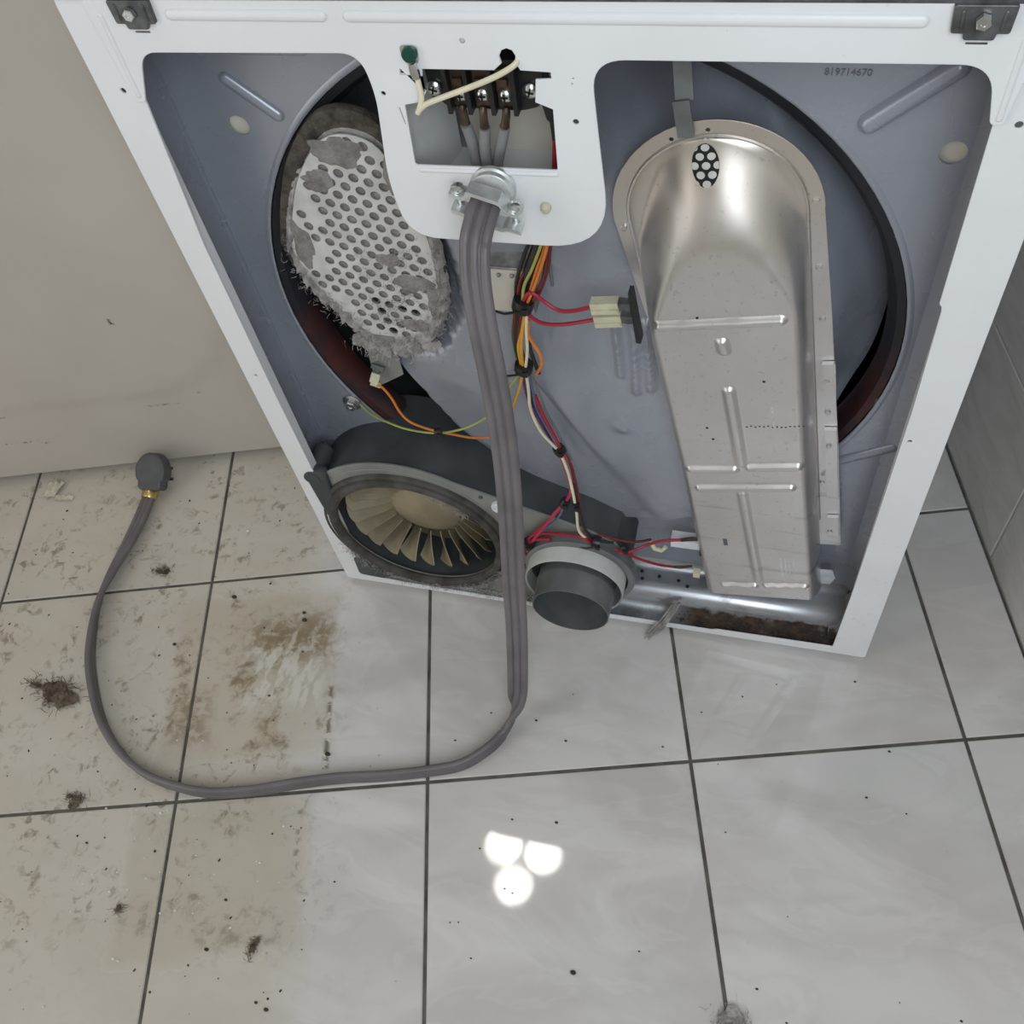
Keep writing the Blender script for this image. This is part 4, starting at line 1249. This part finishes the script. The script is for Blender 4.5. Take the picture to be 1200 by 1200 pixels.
def tie(c, ax, r=.0075, L=.006, tail=True):
    m = MB().lathe([(r, -L / 2), (r * 1.06, -L / 4), (r * 1.06, L / 4), (r, L / 2)], c, ax, 14)
    m.box(Vector(c) + Vector((r * .4, -r, 0)), (.005, .004, .006))
    if tail: m.tube([Vector(c) + Vector((r * .2, -r, 0)), Vector(c) + Vector((-r * 1.6, -r * 1.1, -.004)), Vector(c) + Vector((-r * 2.6, -r * .9, -.003))], .0013, 5)
    return build(m, 'cable_tie', 'black', LOOM)
tie((-.036, .031, .528), (.3, 0, 1), .0098, .013); tie((-.046, .032, .442), (.2, 0, 1), .0090, .010)
tie((-.022, .035, .312), (.35, 0, -1), .0065, .009, False); tie((-.012, -.003, .268), (.5, .3, 1), .0050, .010, False)
tie((.001, -.004, .266), (.1, 0, 1), .0040, .010, False); tie((.020, -.005, .199), (1, 0, -.2), .0070, .009)
tie((-.154, .0265, .3300), (1, 0, .1), .0045, .009, False); tie((-.064, -.005, .176), (.6, -.2, 1), .0070, .012); tie((.052, -.001, .189), (1, 0, .4), .0050, .006, False)
# terminals at the heater's lower left
lt = MB()
lt.tube(mm([(112, 26, 179), (124, 30, 178), (136, 32, 177)]), [.0022, .0026, .0022], 8); lt.tube(mm([(103, 28, 114), (112, 30, 112), (126, 34, 112)]), [.0016, .0022, .0016], 8)
build(lt, 'crimp_terminal', 'copper', LOOM)
hb3 = MB().span(.100, .134, .030, .044, .156, .170); hb3.span(.134, .142, .030, .046, .150, .178)
k = build(hb3, 'thermostat', 'white_box', D, smooth=False); k['label'] = 'white thermostat block behind heater box'
hc = MB().span(.134, .142, .026, .046, .150, .180)
build(hc, 'thermostat_mount', 'black', k, smooth=False)
build(MB().tube(mm([(78, 24, 168), (82, 23, 158), (90, 24, 154), (95, 26, 160)]), .0028, 8), 'ivory_sleeve', 'cream', k)
build(MB().box((.132, .030, .104), (.008, .006, .012)), 'ivory_plug', 'cream', k, smooth=False)

# ------------------------------------------------------------------ power cord
CORD = thing('power_cord', 'flat grey three-core power cord hanging off the dryer and looping over the floor', 'power cord', (-.40, -.20, 0))
hang = [(-33, -6, 684), (-34, -22, 680), (-35.5, -38, 675), (-37, -52, 664), (-36, -66, 642), (-32, -80, 607), (-28, -90, 565), (-25, -100, 513), (-26, -108, 451), (-30, -116, 379), (-36, -125, 298), (-41, -135, 214), (-49, -143, 125), (-56, -150, 60), (-64, -163, 22)]
flo = [(-73, -184), (-87, -206), (-113, -230), (-152, -246), (-203, -262), (-254, -275), (-305, -292), (-355, -311), (-408, -325), (-454, -327), (-506, -320), (-555, -298), (-598, -265), (-638, -217), (-666, -170), (-689, -106), (-694, -57), (-693, -5), (-695, 45), (-699, 78)]
path = [Vector(p) / 1000. for p in hang] + [Vector((x / 1000., y / 1000., .0128)) for x, y in flo]
nh = len(hang)
sub = 8
pc = spline(path, sub)
sec = []
NL = 34
for i in range(NL + 1):
    x = -.0122 + .0244 * i / NL
    c = min((-.0080, 0.0, .0080), key=lambda q: abs(q - x))
    h = sqrt(max(0, .0042 ** 2 - (x - c) ** 2)); h = max(h, .0020 if abs(x) < .0120 else 0)
    sec.append((x, h))
sec = sec + [(x, -h) for x, h in reversed(sec[1:-1])]
cm = MB(); vs, fs = [], []; ns = len(sec)
for i, p in enumerate(pc):
    t = (pc[min(i + 1, len(pc) - 1)] - pc[max(i - 1, 0)]).normalized()
    g = i / sub
    f = .55 * sst(nh - 8.5, nh - 4.5, g) + .45 * sst(nh - 4.8, nh - 1.0, g)
    f2 = sst(len(path) - 7.0, len(path) - 2.0, g)
    a = (pi / 2) * f - (pi / 2) * .85 * f2
    if g < nh:
        hx = Vector((.955, 0, -.30)) if g < 3 else Vector((.99, -.05, -.12))
        side = hx * cos(a) + Vector((.25, .15, 1)) * sin(a)
    else:
        side = Vector((0, 0, 1)) * sin(a) + Vector((t.y, -t.x, 0)) * cos(a)
    side = (side - t * side.dot(t)).normalized()
    nrm = t.cross(side)
    for x, h in sec: vs.append(p + side * x + nrm * h)
for i in range(len(pc) - 1):
    for k in range(ns):
        a, b2 = i * ns + k, i * ns + (k + 1) % ns
        fs.append((a, b2, b2 + ns, a + ns))
fs += [tuple(range(ns - 1, -1, -1)), tuple((len(pc) - 1) * ns + k for k in range(ns))]
cm.add([(x, y, max(z, .0006)) for x, y, z in vs], fs)
build(cm, 'cord', 'cord', CORD)
for pts in ([(-51, 8, 741), (-50, 7, 735), (-49, 5, 727), (-48, 8, 712), (-50, 15, 692), (-50, 18, 672), (-40, 12, 682), (-37, -6, 684)],
            [(-35, 8, 740), (-35, 6, 734), (-35, 5, 725), (-38, 7, 710), (-41, 13, 692), (-42, 17, 675), (-36, 12, 682), (-34, -6, 684)],
            [(-17.5, 8, 740), (-18, 6, 734), (-20, 5, 726), (-26, 8, 708), (-32, 15, 692), (-36, 17, 676), (-33, 12, 681), (-31, -6, 683)]):
    c_ = build(MB().tube(spline(mm(pts[2:]), 6), .0043, 12), 'conductor', 'conductor', CORD)
    build(MB().tube(spline(mm(pts[:3]), 4), [.0022, .0028, .0030, .0030, .0030, .0030, .0032, .0032, .0034], 10), 'crimp_lug', 'copper', c_)
# brass ferrule and moulded plug leaning on the machine
pe = Vector((-.698, .081, .0145)); pd = Vector((-.055, .80, .60)).normalized()
build(MB().lathe([(.0105, -.003), (.0115, 0), (.0115, .010), (.0105, .012)], pe, (pd * .4 + Vector((-.02, .9, .1))).normalized(), 20), 'ferrule', 'brass', CORD)
px_ = Vector((1, .05, 0)).normalized(); pn_ = px_.cross(pd).normalized()
if pn_.z < 0: pn_ = -pn_
px_ = pd.cross(pn_)
plug_out = rounded([(-.019, -.004, .004), (.019, -.004, .004), (.019, .010, .003), (.0245, .016, .006), (.0265, .034, .012), (.016, .058, .014), (-.012, .060, .016), (-.0265, .036, .012), (-.0245, .016, .006), (-.019, .010, .003)], .004, 5)
pm = MB().plate(plug_out, [], -.013, .026, .005)
Rp = Matrix((px_, -pn_, pd)).transposed()
base = pe + pd * .010 + Vector((.004, .007, .003))
PS = Matrix.Diagonal((.82, .9, .78))
pm.v = [tuple(base + Rp @ PS @ Vector(p)) for p in pm.v]
PLG = build(pm, 'plug', 'cord_plug', CORD)
rib = MB()
for q in (.001, .006): rib.box((0, -.0134, q), (.036, .0014, .0022))
rib.v = [tuple(base + Rp @ PS @ Vector(p)) for p in rib.v]
build(rib, 'plug_rib', 'cord_plug', PLG)
pr_ = MB().box((.023, .016, .015), (.010, .009, .006)).box((.024, .013, .036), (.009, .008, .006))
pr_.v = [tuple(base + Rp @ PS @ Vector(p)) for p in pr_.v]
build(pr_, 'prong', 'black', PLG, smooth=False)

# ------------------------------------------------------------------ lint and litter on the floor
def clump(name, label, cat, c, size, mat, n, L, r, seed, group=None, balls=6):
    rr = random.Random(seed)
    m = MB()
    for _ in range(balls):
        s_ = rr.uniform(.35, .7)
        m.ball((c[0] + rr.gauss(0, size[0] * .45), c[1] + rr.gauss(0, size[1] * .45), size[2] * .5), (size[0] * s_, size[1] * s_, size[2] * .55), 9, 6)
    m.v = [tuple(Vector(p) + mnoise.noise_vector(Vector(p) * 160 + Vector((seed, 0, 0))) * size[2] * .35) for p in m.v]
    strands(m, (c[0], c[1], size[2] * .6), (size[0] * .55, size[1] * .55, size[2] * .2), n * 3, L * .8, r * .42, rr, (0, 0, .1))
    m.v = [(x, y, max(z, .0006)) for x, y, z in m.v]
    return tag(build(m, name, mat, None, loc=(c[0], c[1], 0)), label, cat, group or 'lint clumps shed on the floor')
clump('lint_clump', 'ragged brown lint clump touching the left loop of the power cord', 'lint', (-.684, -.240), (.028, .016, .007), 'lint_brown', 90, .018, .0009, 2)
clump('lint_clump', 'thin brown lint twist lying left of the large brown clump', 'lint', (-.728, -.232), (.014, .004, .003), 'lint_brown', 14, .018, .0008, 4, None, 3)
clump('lint_clump', 'slender olive lint tuft just above a floor joint inside left edge', 'lint', (-.586, -.366), (.011, .008, .004), 'lint_brown', 30, .013, .0007, 5, None, 4)
clump('lint_clump', 'fluffy grey-brown lint ball at the joint by the bottom frame edge', 'lint', (.235, -.437), (.014, .013, .008), 'lint', 140, .010, .0006, 6, None, 8)
clump('lint_clump', 'small upright reddish brown lint tuft on the dirty tile below the cord', 'lint', (-.292, -.478), (.005, .013, .003), 'lint_brown', 26, .010, .0006, 7, None, 4)
clump('lint_clump', 'tiny brown hair knot with curled ends on the lower left tile', 'lint', (-.470, -.476), (.005, .005, .003), 'lint_brown', 10, .016, .0005, 8, None, 3)
clump('lint_clump', 'dark lint smudge beside the shadow of the power cord near the plug', 'lint', (-.625, -.030), (.012, .007, .002), 'lint_brown', 24, .016, .0006, 12, None, 3)
# grey lint tail hanging over the dryer's bottom lip
tl = MB(); rq = random.Random(31)
pts_ = spline(mm([(112, 22, 42), (104, 6, 36), (96, -4, 26), (88, -9, 14), (80, -16, 3)]), 8)
for k in range(26):
    o3 = Vector((rq.gauss(0, .003), rq.gauss(0, .002), rq.gauss(0, .002)))
    tl.tube([p + o3 + mnoise.noise_vector(p * 60 + Vector((k, 0, 0))) * .003 for p in pts_[rq.randint(0, 6):rq.randint(24, len(pts_))]], rq.uniform(.0005, .0018), 4, cap=False)
tl.v = [(x, y, max(z, .0006)) for x, y, z in tl.v]
tag(build(tl, 'lint_tail', 'lint', None, loc=(.09, 0, 0)), 'grey wisp of lint hanging over the bottom lip of the dryer', 'lint')
# creased paper scrap
sc = MB(); rs2 = random.Random(13)
sc.grid(lambda u, v: (-.885 + .022 * u + .006 * v, .060 + .026 * v + .004 * u, .002 + .006 * abs(sin(u * 7 + v * 2)) * (.4 + v)), 12, 8)
sc.grid(lambda u, v: (-.862 + .030 * u, .058 + .009 * v + .004 * u, .0015 + .003 * abs(sin(u * 9 + v))), 12, 4)
tag(build(sc, 'paper_scrap', 'scrap', None, loc=(-.875, .07, 0)), 'creased ivory paper scrap on the floor below the ivory machine', 'litter')
# white crumbs and dark crumbs nobody could count
cbm = MB(); rc = random.Random(17)
for i in range(170):
    s_, n_ = rc.uniform(-.95, -.33), rc.uniform(-.50, .30)
    p = sn(s_, n_); q = rc.uniform(.0004, .0012)
    cbm.ball((p.x, p.y, q * .5), (q * rc.uniform(.8, 2.2), q * rc.uniform(.8, 1.6), q * .6), 6, 4, Matrix.Rotation(rc.uniform(0, 3), 3, 'Z'))
for i in range(30):
    s_, n_ = rc.uniform(-.33, .35), rc.uniform(-.50, -.10)
    p = sn(s_, n_); q = rc.uniform(.0006, .0014)
    cbm.ball((p.x, p.y, q * .5), (q * 1.4, q, q * .6), 6, 4)
for x, y, q in ((.014, -.271, .0022), (.066, -.424, .0035), (-.038, -.278, .0016), (-.286, -.246, .004), (-.345, -.437, .0022), (-.253, -.534, .003), (-.267, -.530, .0022), (-.385, -.071, .004), (-.390, -.06, .003), (-.555, -.139, .003), (-.500, -.054, .004), (-.345, -.492, .003)):
    cbm.ball((x, y, q * .4), (q, q * .7, q * .5), 7, 5)
o = build(cbm, 'floor_crumbs', 'speck'); o['kind'] = 'stuff'; tag(o, 'dark crumbs of dirt scattered over the floor tiles', 'dirt')
wc = MB()
for i in range(45):
    s_, n_ = rc.gauss(-.55, .08), rc.gauss(-.26, .08)
    p = sn(s_, n_); q = rc.uniform(.0006, .0016)
    wc.ball((p.x, p.y, q * .5), (q * 1.3, q, q * .6), 6, 4)
for x, y in ((-.525, .055), (-.70, -.10), (-.69, -.13)): wc.ball((x, y, .001), (.0025, .002, .0015), 7, 5)
o = build(wc, 'white_crumbs', 'white_box'); o['kind'] = 'stuff'; tag(o, 'white crumbs scattered on the soiled tiles inside the cord loop', 'dirt')
